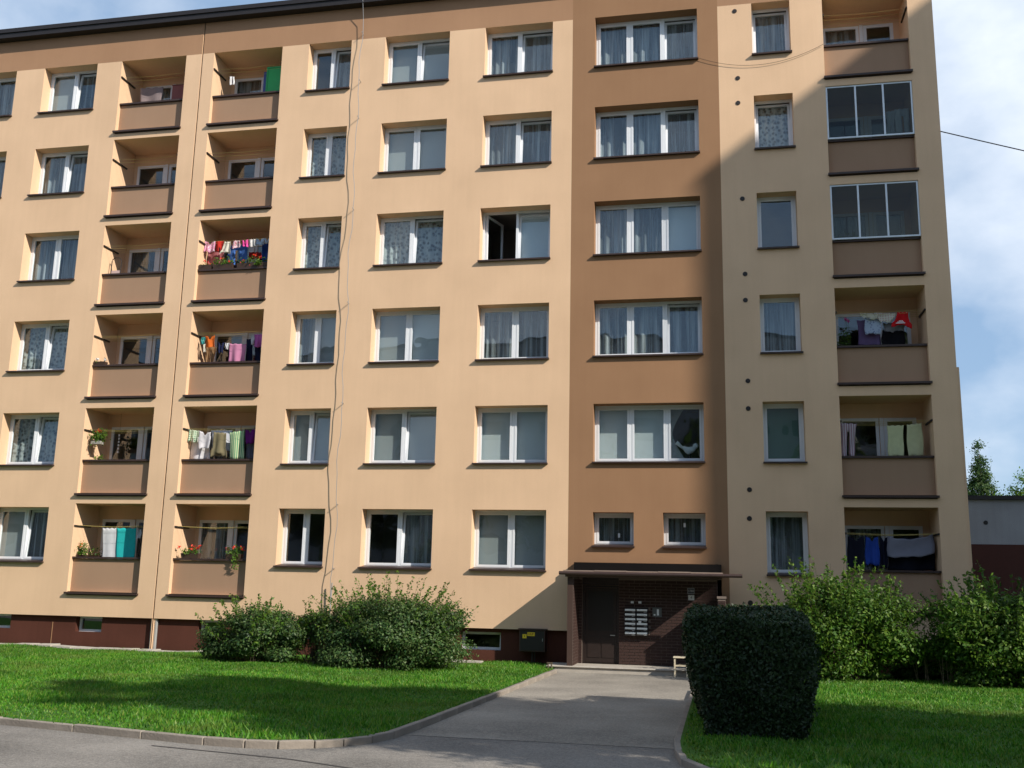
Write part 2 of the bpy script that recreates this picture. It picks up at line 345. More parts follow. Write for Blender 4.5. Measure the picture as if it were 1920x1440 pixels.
big = MB(); big.quad((-900, -900, -0.4), (900, -900, -0.4), (900, 900, -0.4), (-900, 900, -0.4))
big.build('ground', FIELD, kind='structure')
rd = MB(); ys = [0.3, -1, -14, -20, -26, -45, -70]
for a, b in zip(ys, ys[1:]):
    rd.quad((-70, b, G(b)), (70, b, G(b)), (70, a, G(a)), (-70, a, G(a)))
rd.build('road', ASPHALT, kind='structure')
pt = MB()
for a, b in ((-0.95, -5), (-5, -9), (-9, -13.3)):
    pt.quad((-3.86, b, G(b) + .004), (-0.56, b, G(b) + .004), (-0.56, a, G(a) + .004), (-3.86, a, G(a) + .004))
pt.build('path', PATHM, kind='structure')
sm_ = MB(); P_ = [(-6.2, -15.25), (-5.2, -15.45), (-4.4, -15.62), (-3.6, -15.95), (-2.9, -16.5)]
for (xa, ya), (xb, yb) in zip(P_, P_[1:]): sm_.quad((xa, ya - .02, G(ya) + .004), (xb, yb - .02, G(yb) + .004), (xb, yb + .02, G(yb) + .004), (xa, ya + .02, G(ya) + .004))
sm_.build('road_seam', plain('tar', (.04, .037, .035), .8), kind='structure')
def lawn(name, xs, yb, ytop, H):
    v = []; f = []; n = 40
    for x in xs:
        b = yb(x)
        for j in range(n + 1):
            y = b + (ytop - b) * j / n; v.append((x, y, H(x, y)))
    for i in range(len(xs) - 1):
        for j in range(n):
            a = i * (n + 1) + j; f.append((a, a + n + 1, a + n + 2, a + 1))
    m = MB(); m.v = v; m.f = f
    return m.build(name, TURF, kind='structure', smooth=True)
lawn('lawn', sorted(set([-60, -40, -30] + [-26 + .4 * i for i in range(55)] + [p[0] for p in KL[-8:]])), KLY, 0.2, GL)
lawn('lawn', sorted(set([p[0] for p in KR[:-1]] + [-.5 + .4 * i for i in range(40)] + [20, 30, 60])), KRY, 0.2, GR)

def blades(name, n, xr, yb, ytop, H, hscale, reject=None):
    X = NR.uniform(xr[0], xr[1], n); T = NR.uniform(0, 1, n) ** 0.85
    Yb = np.array([yb(x) for x in np.linspace(xr[0], xr[1], 400)]); yb_ = np.interp(X, np.linspace(xr[0], xr[1], 400), Yb) + NR.normal(0.02, .03, n)
    Y = yb_ + (ytop - yb_) * T
    if reject is not None:
        k = ~reject(X, Y); X = X[k]; Y = Y[k]; n = len(X)
    Z = np.array([H(x, y) for x, y in zip(X, Y)]) - 0.01
    patch = 0.7 + 0.35 * np.sin(X * 1.3 + 2 * np.sin(Y * .9)) * np.sin(Y * 1.7 + X * .4) + NR.uniform(-.15, .35, n)
    h = hscale * np.clip(patch, .35, 1.5) * NR.uniform(.6, 1.4, n); wd = NR.uniform(.008, .021, n)
    a = NR.uniform(0, 2 * np.pi, n); l = NR.uniform(.1, .9, n) * h; la = NR.uniform(0, 2 * np.pi, n)
    P = np.stack([X, Y, Z], 1); W = np.stack([np.cos(a) * wd, np.sin(a) * wd, np.zeros(n)], 1)
    tip = P + np.stack([np.cos(la) * l, np.sin(la) * l, h], 1)
    v = np.stack([P - W, P + W, tip], 1).reshape(-1, 3); f = np.arange(3 * n).reshape(-1, 3)
    o = np_mesh(name, v, f, GRASSM, kind='stuff'); return o
tag(blades('grass', 300000, (-22, -3.98), KLY, 0.0, GL, 0.058), 'short green grass on the lawn between the road kerb and the plinth', 'grass')
tag(blades('grass', 120000, (-0.45, 9), KRY, -0.6, GR, 0.060), 'short green grass on the lawn around the clipped hedge block', 'grass')

# kerb stones: laid one after another along the lawn edges
KST = {}
def kerb(name, pts, H, lab):
    root = bpy.data.objects.new(name, None); col.objects.link(root); root['kind'] = 'structure'
    pts = [Vector(p) for p in pts]
    for a, b in zip(pts, pts[1:]):
        d = b - a; n = max(1, round(d.length / 0.95)); 
        for i in range(n):
            p = a + d * ((i + .5) / n); ln = round(d.length / n - 0.006, 3)
            if ln not in KST:
                bm = bmesh.new(); bmesh.ops.create_cube(bm, size=1); 
                for v in bm.verts: v.co = (v.co.x * ln, v.co.y * 0.085, v.co.z * 0.26)
                bmesh.ops.bevel(bm, geom=[e for e in bm.edges], offset=0.008, segments=1, affect='EDGES')
                me = bpy.data.meshes.new('kerb_stone'); bm.to_mesh(me); bm.free(); me.materials.append(KERBM); KST[ln] = me
            o = bpy.data.objects.new('kerb_stone', KST[ln]); col.objects.link(o); o.parent = root
            o.location = (p.x, p.y, H(p.x, p.y) + R.uniform(-.006, .006))
            o.rotation_euler = (R.uniform(-.02, .02), -math.atan2(H(b.x, b.y) - H(a.x, a.y), d.length), math.atan2(d.y, d.x) + R.uniform(-.012, .012))
kz = lambda x, y: G(y) - 0.13 + 0.085
kl = [(x, y, 0) for x, y in KL[2:]] + [(-3.92, -12.6, 0), (-3.9, -9.8, 0), (-3.89, -7, 0), (-3.88, -4.2, 0), (-3.88, -1.4, 0)]
kerb('kerb', kl, kz, '')
kr = [(-0.53, -5.0, 0), (-0.53, -7.8, 0), (-0.53, -10.6, 0)] + [(x - .03, y, 0) for x, y in KR[:-1]] + [(9, -15.77, 0)]
kerb('kerb', kr, kz, '')

# ------------------------------------------------------------------ the apartment building
DZ = {1: 0, 2: -.02, 3: .003, 4: .018, 5: .016, 6: -.021}
def zf(n): return 2.8 * (n - 1) + DZ[n]
ZT, ZB = 4.174, 2.636
LT, LC, LB = 4.286, 2.782, 1.709
ZBAND = 4.174 + zf(6); PLT = 1.13
COLS = {'V': (-23.85, -21.877), 'W': (-20.86, -18.976), 'A': (-11.844, -10.491), 'B': (-9.43, -7.448), 'C': (-6.378, -4.389), 'D': (-3.17, -.319), 'E': (1.16, 2.179)}
LOG = {1: (-18.12, -15.905), 2: (-14.965, -12.71), 3: (3.03, 5.215)}
XL, XR, SX0, SX1 = -32.0, 5.84, -3.81, 0.24
RD = 0.36
bld = empty('apartment_building', (-9, 0, 0.1), 'six storey beige apartment block with brown stairwell strip and recessed balconies', 'building')
OPEN = []   # x0,x1,z0,z1,kind
for c, (a, b) in COLS.items():
    for n in range(1, 7):
        if c == 'D' and n == 1: continue
        OPEN.append((a, b, ZB + zf(n) + (.02 if c == 'D' else 0), ZT + zf(n) + (.01 if c == 'D' and n < 6 else 0), 'w'))
OPEN += [(-3.17, -2.122, 3.284, 4.125, 'w'), (-1.379, -.319, 3.284, 4.125, 'w')]
for k, (a, b) in LOG.items():
    for n in range(1, 7):
        OPEN.append((a, b, LB + zf(n), ZBAND if n == 6 else LT + zf(n), 'l'))
OPEN.append((-3.66, 0.05, -0.3, 2.5, 'e'))
JX = (-15.385, -15.34)
OPEN.append((JX[0], JX[1], -0.3, 19.3, 'j'))
xs = sorted(set([XL, XR, SX0, SX1] + [o[0] for o in OPEN] + [o[1] for o in OPEN]))
zs = sorted(set([-0.3, PLT, ZBAND, 19.5] + [o[2] for o in OPEN] + [o[3] for o in OPEN]))
beige, brown, band = MB(), MB(), MB()
for xa, xb in zip(xs, xs[1:]):
    for za, zb in zip(zs, zs[1:]):
        if xb - xa < 1e-6 or zb - za < 1e-6: continue
        xm, zm = (xa + xb) / 2, (za + zb) / 2
        if any(o[0] < xm < o[1] and o[2] < zm < o[3] for o in OPEN): continue
        st = SX0 < xm < SX1
        if zm < PLT and not st: continue
        m = band if (zm > ZBAND and not st) else (brown if st else beige)
        m.quad((xa, 0, za), (xb, 0, za), (xb, 0, zb), (xa, 0, zb))
for a, b, c, d, k in OPEN:
    if k in 'wj':
        m = brown if (k == 'w' and SX0 < a < SX1) else beige
        e = RD if k == 'w' else 0.06
        m.quad((a, 0, c), (a, 0, d), (a, e, d), (a, e, c)); m.quad((b, 0, c), (b, e, c), (b, e, d), (b, 0, d))
        if k == 'w': m.quad((a, 0, d), (b, 0, d), (b, e, d), (a, e, d)); m.quad((a, 0, c), (a, e, c), (b, e, c), (b, 0, c))
# underside of the facade where the plinth sets back, entrance recess cheeks
beige.quad((XL, 0, PLT), (SX0, 0, PLT), (SX0, .13, PLT), (XL, .13, PLT)); beige.quad((SX1, 0, PLT), (XR, 0, PLT), (XR, .13, PLT), (SX1, .13, PLT))
brown.quad((SX0, 0, -.3), (SX0, 0, PLT), (SX0, .13, PLT), (SX0, .13, -.3)); brown.quad((SX1, 0, -.3), (SX1, .13, -.3), (SX1, .13, PLT), (SX1, 0, PLT))
beige.build('front_wall', BEIGE, bld); brown.build('stairwell_wall', BROWN, bld); 
for keep in (lambda x: x < JX[0] + .01, lambda x: JX[0] < x < SX0 + .01, lambda x: x > SX1 - .01):
    m = MB()
    for f_ in band.f:
        q = [band.v[i] for i in f_]
        if keep(sum(c[0] for c in q) / 4): m.quad(*q)
    m.build('attic_band', BAND, bld)
m = MB(); m.quad((XR, 0, -.3), (XR, 12, -.3), (XR, 12, 19.5), (XR, 0, 19.5)); m.quad((XL, 0, -.3), (XL, 0, 19.5), (XL, 12, 19.5), (XL, 12, -.3))
m.quad((XL, 12, -.3), (XL, 12, 19.5), (XR, 12, 19.5), (XR, 12, -.3)); m.build('end_wall', BEIGE, bld)
MB().box(XR + .004, XR + .06, .02, 11.9, -.3, 7.75).build('gable_cladding', BEIGE, bld)
m = MB(); m.box(XL - .3, XR + .25, -.27, 12.3, 19.2, 19.36); m.box(XL - .32, XR + .27, -.31, 12.3, 19.364, 19.50); m.build('roof', ROOF, bld)
MB().box(JX[0] + .002, JX[1] - .002, .05, .058, 0.9, 19.2).build('expansion_joint', DARK, bld)
# plinth with its windows
PW = [(-20.75, -19.9, .73, 1.126), (-17.81, -17.0, .70, 1.126), (-14.05, -13.3, .7, 1.126), (-11.47, -10.68, .70, 1.126), (-9.3, -8.4, .62, 1.126), (-6.61, -5.55, .58, 1.03)]
px = sorted(set([XL, SX0] + [p[0] for p in PW] + [p[1] for p in PW])); pz = sorted(set([-.3, 1.126] + [p[2] for p in PW] + [1.03]))
m = MB()
for xa, xb in zip(px, px[1:]):
    for za, zb in zip(pz, pz[1:]):
        xm, zm = (xa + xb) / 2, (za + zb) / 2
        if any(p[0] < xm < p[1] and p[2] < zm < p[3] for p in PW): continue
        m.quad((xa, .13, za), (xb, .13, za), (xb, .13, zb), (xa, .13, zb))
MB().quad((SX1, .13, -.3), (XR, .13, -.3), (XR, .13, 1.126), (SX1, .13, 1.126)).build('plinth', PLINTH, bld)
for a, b, c, d in PW:
    for q in (((a, .13, c), (a, .13, d), (a, .3, d), (a, .3, c)), ((b, .13, c), (b, .3, c), (b, .3, d), (b, .13, d)), ((a, .13, d), (b, .13, d), (b, .3, d), (a, .3, d)), ((a, .13, c), (a, .3, c), (b, .3, c), (b, .13, c))): m.quad(*q)
m.build('plinth', PLINTH, bld)

def bars(m, x0, x1, y0, y1, z0, z1, t, tb=None, tt=None):
    tb = tb or t; tt = tt or t
    m.box(x0, x0 + t, y0, y1, z0, z1); m.box(x1 - t, x1, y0, y1, z0, z1)
    m.box(x0 + t, x1 - t, y0, y1, z0, z0 + tb); m.box(x0 + t, x1 - t, y0, y1, z1 - tt, z1); return m
def room(x0, x1, y0, y1, z0, z1):
    m = MB()
    m.quad((x0, y1, z0), (x1, y1, z0), (x1, y1, z1), (x0, y1, z1)); m.quad((x0, y0, z0), (x0, y1, z0), (x0, y1, z1), (x0, y0, z1))
    m.quad((x1, y0, z0), (x1, y0, z1), (x1, y1, z1), (x1, y1, z0)); m.quad((x0, y0, z0), (x1, y0, z0), (x1, y1, z0), (x0, y1, z0))
    m.quad((x0, y0, z1), (x0, y1, z1), (x1, y1, z1), (x1, y0, z1)); return m
def cover(code, x0, x1, z0, z1, y, parent):
    if code == 'd': return
    mat = {'s': SHEER, 'l': LACE, 'b': BLIND, 'w': BLINDW, 'g': BLINDG}[code]
    m = MB()
    if code in 'sl':
        n = max(14, int((x1 - x0) * 34)); ph = R.uniform(0, 6); fr = R.uniform(26, 36)
        P = []
        for i in range(n + 1):
            x = x0 + (x1 - x0) * i / n; yy = y + .028 * math.sin(fr * x + ph + 1.3 * math.sin(5 * x)); P.append((x, yy))
        for i in range(n):
            m.quad((*P[i], z0), (*P[i + 1], z0), (*P[i + 1], z1), (*P[i], z1))
        m.build('curtain', mat, parent, smooth=True)
    else:
        m.box(x0, x1, y - .09, y - .08, z0, z1); m.build('blind', mat, parent)
def window(x0, x1, z0, z1, codes, tilt='', opened=None, y=RD, sill=True, split=None):
    """fixed frame (the part itself) > sash, pane, curtain / blind, sill, room behind"""
    n = len(codes); fr = MB(); e = .01; t = .06
    bars(fr, x0 - e, x1 + e, y + .002, y + .072, z0 - e, z1 + e, t + e)
    W = x1 - x0; edges = split or [x0 + W * i / n for i in range(n + 1)]
    for q in edges[1:-1]: fr.box(q - .035, q + .035, y + .004, y + .07, z0 + t, z1 - t)
    fo = fr.build('window', WHITE, bld)
    for i in range(n):
        a = edges[i] + (t if i == 0 else .035) + .003; b = edges[i + 1] - (t if i == n - 1 else .035) - .003; c = z0 + t + .003; d = z1 - t - .003
        M = None
        if str(i) in tilt:
            M = Matrix.Translation((0, y + .05, c)) @ Matrix.Rotation(math.radians(-5.5), 4, 'X') @ Matrix.Translation((0, -(y + .05), -c))
        if opened == i:
            M = Matrix.Translation((a, y + .06, 0)) @ Matrix.Rotation(math.radians(72), 4, 'Z') @ Matrix.Translation((-a, -(y + .06), 0))
        bars(MB(), a, b, y - .004, y + .055, c, d, .055).build('sash', WHITE, fo, move=M)
        MB().box(a + .05, b - .05, y + .022, y + .028, c + .05, d - .05).build('pane', GLASS, fo, move=M)
        if opened != i: cover(codes[i], edges[i] + .02, edges[i + 1] - .02, z0 + .01, z1 - .02, y + .24, fo)
    room(x0 - .15, x1 + .15, y + .075, y + 1.9, z0 - .4, z1 + .12).build('room_interior', ROOM, fo)
    if sill:
        s = MB(); s.quad((x0 + .003, -.088, z0 - .009), (x1 - .003, -.088, z0 - .009), (x1 - .003, y, z0 + .045), (x0 + .003, y, z0 + .045))
        s.box(x0 - .025, x1 + .025, -.092, -.003, z0 - .05, z0 - .012); s.build('sill', SILL, fo)
    return fo
WIN = {
 'V': {6: ('ss', ''), 5: ('ss', ''), 4: ('ss', ''), 3: ('ll', ''), 2: ('ss', ''), 1: ('bb', '')},
 'W': {6: ('bs', '1'), 5: ('ss', '1'), 4: ('ss', ''), 3: ('ll', '1'), 2: ('ll', '1'), 1: ('bs', '1')},
 'A': {6: ('ds', '1'), 5: ('ll', ''), 4: ('ll', '1'), 3: ('sb', ''), 2: ('bb', '1'), 1: ('dd', '')},
 'B': {6: ('bb', '1'), 5: ('bb', ''), 4: ('ll', '1'), 3: ('bw', ''), 2: ('bb', '1'), 1: ('ds', '1')},
 'C': {6: ('ss', '1'), 5: ('ss', '1'), 4: ('dw', '1'), 3: ('ss', ''), 2: ('ww', ''), 1: ('bb', '')},
 'D': {6: ('sss', '2'), 5: ('sss', '2'), 4: ('ssw', ''), 3: ('sss', '2'), 2: ('wwd', '')},
 'E': {6: ('s', '0'), 5: ('l', '0'), 4: ('d', ''), 3: ('s', ''), 2: ('g', ''), 1: ('s', '')}}
WOBJ = {}
for c, fl in WIN.items():
    a, b = COLS[c]
    for n, (codes, tl) in fl.items():
        z0 = ZB + zf(n) + (.02 if c == 'D' else 0); z1 = ZT + zf(n) + (.01 if c == 'D' and n < 6 else 0)
        WOBJ[c, n] = window(a, b, z0, z1, codes, tl, opened=0 if (c, n) == ('C', 4) else None)
for a, b, sx, sz in ((-3.17, -2.122, -2.56, 3.50), (-1.379, -.319, -.88, 3.78)):
    wo = window(a, b, 3.284, 4.125, 's')  # sheer curtain stands in for the pale sky reflection in these panes
    MB().box(sx, sx + .055, RD + .016, RD + .019, sz, sz + .11).build('sticker', WHITE, wo)
# right leaf of the stairwell window above the entrance lights: looped curtain and a plaster bird on the inner sill
zb = ZB + zf(2) + .02; m = MB()
edge = [(-1.15 + .42 * abs(1.8 * t - .85) ** 1.4, zb + 1.5 - 1.47 * t) for t in [i / 16 for i in range(17)]]
for (xa, za), (xb, zc) in zip(edge, edge[1:]):
    m.quad((-1.25, .60, zc), (xb, .62, zc), (xa, .62, za), (-1.25, .60, za))
m.build('looped_curtain', BLIND, WOBJ['D', 2])

def loggia(k, n, glazed=None):
    xl, xr = LOG[k]; o = zf(n); zb_, zc, zt = LB + o, LC + o, (ZBAND if n == 6 else LT + o); D = 1.2; fl = zb_ + .1
    wx0, wx1 = xl + .12, xl + 1.10; dx0, dx1 = xl + 1.22, xl + 2.02
    ut = zb_ + 2.2
    m = MB()
    m.quad((xl, 0, zb_), (xl, 0, zt), (xl, D, zt), (xl, D, zb_)); m.quad((xr, 0, zb_), (xr, D, zb_), (xr, D, zt), (xr, 0, zt))
    m.quad((xl, 0, zt), (xr, 0, zt), (xr, D, zt), (xl, D, zt)); m.quad((xl, .03, fl), (xl, D, fl), (xr, D, fl), (xr, .03, fl))
    X = [xl, wx0, wx1, dx0, dx1, xr]; Z = [zb_, fl + .05, fl + .85, ut, zt]
    for i in range(5):
        for j in range(4):
            xm, zm = (X[i] + X[i + 1]) / 2, (Z[j] + Z[j + 1]) / 2
            if (wx0 < xm < wx1 and fl + .85 < zm < ut) or (dx0 < xm < dx1 and fl + .05 < zm < ut): continue
            m.quad((X[i], D, Z[j]), (X[i + 1], D, Z[j]), (X[i + 1], D, Z[j + 1]), (X[i], D, Z[j + 1]))
    lo = m.build('balcony', BEIGE, bld)
    u = MB(); y = D
    bars(u, wx0 - .01, wx1 + .01, y + .002, y + .06, fl + .84, ut + .01, .09); u.box(wx1 + .012, dx0 - .012, y - .035, y - .002, fl + .06, ut - .002)
    bars(u, dx0 - .01, dx1 + .01, y + .002, y + .06, fl + .04, ut + .01, .10, tb=.35); u.build('window_and_door_frame', WHITE, lo)
    MB().box(wx0 + .07, wx1 - .07, y + .025, y + .031, fl + .92, ut - .07).build('window_pane', GLASS, lo)
    MB().box(dx0 + .08, dx1 - .08, y + .025, y + .031, fl + .38, ut - .08).build('door_pane', GLASS, lo)
    cv = R.choice('dsds'); cover(cv, wx0, wx1, fl + .86, ut - .01, y + .22, lo)
    room(wx0 - .08, dx1 + .12, y + .065, y + 1.8, fl - .05, ut + .1).build('room_interior', ROOM, lo)
    MB().box(xl + .003, xr - .003, .155, .235, zb_ + .085, zc - .055).build('parapet', PANEL, lo)
    MB().box(xl + .004, xr - .004, .085, .275, zc - .05, zc).build('coping', SILL, lo)
    g = MB(); g.box(xl - .03, xr + .03, -.092, -.003, zb_ + .03, zb_ + .083); g.box(xl + .003, xr - .003, -.003, .22, zb_ + .005, zb_ + .08); g.build('drip_ledge', SILL, lo)
    zd = zc + .87
    if not glazed:
        sides = ((xl + .002, xl + .04), (xr - .04, xr - .002))
        for a, b in sides: MB().box(a, b, .02, .78, zd - .02, zd + .02).build('drying_bar', DARK, lo)
        ln = MB()
        for yy in (.12, .34, .56, .74): ln.tube([(xl + .03, yy, zd + .015), ((xl + xr) / 2, yy, zd - .02), (xr - .03, yy, zd + .015)], .0035, 4)
        ln.build('clothes_line', LINE, lo)
    else:
        f = MB(); bars(f, xl + .004, xr - .004, .03, .07, zc + .002, zt - .004, .04)
        W = xr - xl
        for q in glazed: f.box(xl + W * q - .022, xl + W * q + .022, .026, .074, zc + .043, zt - .045)
        f.build('glazing_frame', ALU, lo); e = [0] + list(glazed) + [1]
        for a, b in zip(e, e[1:]):
            MB().box(xl + W * a + .03, xl + W * b - .03, .047, .052, zc + .04, zt - .043).build('glazing_pane', GLASS1, lo)
    return lo
LINE = plain('yellow_line', (0.45, 0.36, 0.12), 0.7)
BALC = {}
for k in LOG:
    for n in range(1, 7):
        BALC[k, n] = loggia(k, n, {(3, 5): (.345, .665), (3, 4): (.32, .64)}.get((k, n)))
for a, b, c, d in PW:
    wo = bars(MB(), a - .01, b + .01, .302, .36, c - .01, d + .01, .075).build('basement_window', WHITE, bld)
    MB().box(a + .05, b - .05, .325, .331, c + .05, d - .05).build('pane', GLASS, wo)
    room(a - .1, b + .1, .362, 1.6, c - .2, d + .05).build('room_interior', ROOM, wo)
for X, Z in ((.71, 17.96), (.75, 15.94), (.74, 15.21), (.79, 12.45), (.81, 10.36), (.80, 9.65), (.81, 7.5), (.8, 6.78), (.78, 4.71), (.76, 3.99), (.73, 1.93)):
    v = MB().tube([(X, -.012, Z), (X, .05, Z)], .062, 18).build('vent', SILL, bld, smooth=False)
    MB().tube([(X, -.016, Z), (X, -.0125, Z)], .048, 16).build('vent_opening', DARK, v)
m = MB(); m.tube([(-15.30, .09, .15), (-15.30, .09, 1.12)], .05, 10); m.box(-15.47, -15.44, .10, .128, .15, 1.12); m.build('joint_cover_pipe', STEEL, bld)
MB().box(-17.0 - 1.55, -17.0 - 1.53, .118, .128, .2, .95).build('conduit', BROWN, bld)

# entrance: step, brick facing, door, canopy, wing wall
st = MB(); st.box(-4.12, .32, -1.0, -.02, .02, .315); st.box(-4.16, .36, -1.04, -.018, .318, .35); st.build('entrance_step', CONC, bld, bevel=.008)
pan = MB(); pan.box(-2.5, -.055, .004, .12, .3, 2.46); bp1 = pan.build('brick_facing', MORTAR, bld)
pil = MB(); pil.box(-3.53, -3.43, .004, .12, .3, 2.46); bp2 = pil.build('brick_pillar', MORTAR, bld)
lw = MB(); lw.box(-3.67, -3.532, -.97, -.003, .3, 2.462); bp4 = lw.build('wing_wall', plain('dark_brown_paint', (.055, .03, .022), .7), bld)
MB().box(-3.531, -3.526, -.965, -.003, .352, 2.46).build('mortar_bed', MORTAR, bp4)
wg = MB(); wg.box(-.05, .13, -.97, -.003, .3, 2.02); bp3 = wg.build('wing_wall', MORTAR, bld)
cop = MB(); cop.box(-.07, .15, -.99, -.003, 2.022, 2.07); cop.build('wing_coping', MORTAR, bp3)
BR = {}
def brick(parent, x0, x1, z, y, along='x'):
    ln = round(x1 - x0, 3)
    if (ln, along) not in BR:
        m = MB()
        if along == 'x': m.box(-ln / 2, ln / 2, -.012, .012, -.031, .031)
        else: m.box(-.012, .012, -ln / 2, ln / 2, -.031, .031)
        me = bpy.data.meshes.new('brick'); me.from_pydata(m.v, [], m.f); me.materials.append(BRICK); BR[ln, along] = me
    o = bpy.data.objects.new('brick', BR[ln, along]); col.objects.link(o); o.parent = parent; off = wpos(parent)
    c = (x0 + x1) / 2
    o.location = ((c, y, z) if along == 'x' else (y, c, z)); o.location = o.location - off
def courses(parent, x0, x1, z0, z1, y, skip=None, along='x', L=.262):
    r = 0; z = z0 + .037
    while z < z1 - .02:
        x = x0 - (L / 2 if r % 2 else 0)
        while x < x1 - .03:
            a, b = max(x, x0) + .005, min(x + L, x1) - .005
            if b - a > .03 and not (skip and skip((a + b) / 2, z)): brick(parent, a, b, z, y, along)
            x += L
        z += .0735; r += 1
courses(bp1, -2.5, -.055, .36, 2.46, .003, skip=lambda x, z: -2.32 < x < -1.8 and 1.08 < z < 1.72)
courses(bp2, -3.53, -3.43, .36, 2.46, .003)
courses(bp4, -.965, -.003, .36, 2.46, -3.526, along='y')
courses(bp3, -.05, .13, .36, 2.02, -.971, L=.18)
courses(bp3, -.97, -.003, .36, 2.02, -.052, along='y')
courses(bp3, -.97, -.003, .36, 2.02, .132, along='y')
dr = MB(); bars(dr, -3.425, -2.505, .05, .13, .352, 2.28, .06, tb=.02); do = dr.build('entrance_door', DOORM, bld)
MB().box(-3.36, -2.57, .07, .11, .38, 2.215).build('door_leaf', DOORM, do)
m = MB(); m.box(-3.30, -2.98, .058, .072, .5, 1.0); m.box(-2.94, -2.63, .058, .072, .5, 1.0); m.build('door_panel', DOORM, do)
MB().box(-3.28, -2.65, .06, .066, 1.15, 2.12).build('door_pane', plain('dark_glass', (.012, .01, .01), .35), do)
MB().box(-2.72, -2.60, .01, .05, 1.04, 1.06).build('door_handle', STEEL, do)
MB().box(-3.43, -2.5, .01, .13, 2.285, 2.46).build('lintel', DOORM, bld)
cn = MB(); cn.box(-3.72, .05, -1.05, -.003, 2.47, 2.60); cno = cn.build('canopy', plain('canopy_board', (.10, .06, .042), .6, var=.3), bld)
sh = MB()
for i in range(5): sh.box(-3.76 + i * .77, -3.76 + i * .77 + .762, -1.1, -.003, 2.602 + .006 * (i % 2), 2.63 + .006 * (i % 2))
sh.build('canopy_sheet', plain('weathered_sheet', (.27, .20, .16), .7, var=.35, scale=3), cno)
MB().tube([(-3.86, -1.12, 2.56), (.53, -1.12, 2.56)], .045, 10).build('canopy_gutter', SILL, cno)
MB().box(-3.61, .05, -.28, -.003, 2.645, 2.84).build('canopy_upstand', plain('black_felt', (.008, .007, .007), .95, spec=.1), cno)
MB().box(-3.655, .05, .004, .3, 2.462, 2.5).build('recess_soffit', DOORM, bld)
# ------------------------------------------------------------------ things at the entrance
FONTC = {}
def text_mesh(name, body, size, loc, mat, parent, depth=.002):
    c = bpy.data.curves.new(name, 'FONT'); c.body = body; c.size = size; c.align_x = 'CENTER'; c.align_y = 'CENTER'; c.extrude = depth; c.resolution_u = 3
    t = bpy.data.objects.new(name, c); col.objects.link(t)
    dg = bpy.context.evaluated_depsgraph_get(); me = bpy.data.meshes.new_from_object(t.evaluated_get(dg))
    bpy.data.objects.remove(t); me.name = name; me.materials.clear(); me.materials.append(mat)
    off = wpos(parent)
    Mx = Matrix.Rotation(math.radians(90), 4, 'X'); me.transform(Mx)
    o = bpy.data.objects.new(name, me); col.objects.link(o); o.parent = parent; o.location = Vector(loc) - off; return o
PLATE = plain('number_plate', (.06, .07, .10), .3); PWHITE = plain('plate_white', (.75, .76, .78), .4); BLACK = plain('black_print', (.01, .01, .012), .6)
YEL = plain('yellow_sign', (.75, .52, .03), .5); REDP = plain('dark_red_print', (.18, .02, .015), .6)
t = empty('house_number_plate', (-.705, -.012, 2.11), 'dark enamel house number plate reading 1760 on the brick wall', 'sign')
MB().box(-.79, -.62, -.022, -.0105, 2.115, 2.255).build('plate', PLATE, t)
bars(MB(), -.788, -.622, -.0245, -.0222, 2.117, 2.253, .006).build('rim', PWHITE, t); text_mesh('digits', '1760', .07, (-.705, -.026, 2.185), PWHITE, t)
t = empty('entrance_number_plate', (-.70, -.012, 1.955), 'small white plate with the figure 4 below the house number', 'sign')
MB().box(-.775, -.625, -.022, -.0105, 1.96, 2.085).build('plate', PWHITE, t); text_mesh('digit', '4', .085, (-.70, -.025, 2.022), BLACK, t)
t = empty('mailbox_bank', (-2.06, -.1, 1.07), 'bank of twelve dark mailboxes with pale name strips on the brick wall', 'mailbox')
MB().box(-2.36, -1.76, -.008, .06, 1.04, 1.75).build('back_plate', DARK, t)
STRIP = plain('pale_strip', (.78, .82, .84), .4)
for i in range(6):
    for j in range(2):
        x0 = -2.345 + j * .295; z0 = 1.065 + i * .112
        b = MB().box(x0, x0 + .275, -.13, -.009, z0, z0 + .102).build('mailbox', DARK, t, bevel=.003)
        MB().box(x0 + .01, x0 + .265, -.137, -.1305, z0 + .042, z0 + .088).build('name_strip', STRIP, b)
        MB().box(x0 + .18, x0 + .25, -.1345, -.1305, z0 + .012, z0 + .024).build('lock', STEEL, b)
MB().box(-2.0, -1.93, -.145, -.1375, 1.375, 1.43).build('advert_paper', PWHITE, t)
for x, n in ((-2.2, 'white paper notice above the mailboxes, left of two'), (-2.01, 'white paper notice above the mailboxes, beside the intercom end')):
    tag(MB().box(x, x + .075, -.016, -.0105, 1.85, 1.905).build('notice', PWHITE), n, 'notice')
t = empty('intercom_panel', (-1.545, -.02, 1.53), 'grey intercom panel with pale display on the brick wall beside the mailboxes', 'intercom')
MB().box(-1.66, -1.43, -.03, -.0105, 1.53, 1.76).build('casing', plain('grey_casing', (.10, .11, .11), .4), t)
MB().box(-1.55, -1.50, -.034, -.0305, 1.57, 1.72).build('button_column', STRIP, t); MB().box(-1.63, -1.585, -.034, -.0305, 1.565, 1.60).build('speaker_plate', STRIP, t)
t = empty('gas_cabinet', (-4.67, -.1, .25), 'dark brown gas meter cabinet with yellow signs on the plinth', 'cabinet')
MB().box(-5.0, -4.34, -.22, .128, .60, 1.13).build('cabinet_body', SILL, t, bevel=.006); MB().box(-5.03, -4.31, -.25, .128, 1.132, 1.165).build('lid', SILL, t)
MB().box(-4.965, -4.375, -.228, -.2205, .635, 1.10).build('cabinet_door', DARK, t)
s = MB().box(-4.79, -4.60, -.236, -.2285, .985, 1.075).build('hup_sign', YEL, t); text_mesh('lettering', 'HUP', .07, (-4.695, -.239, 1.03), REDP, s)
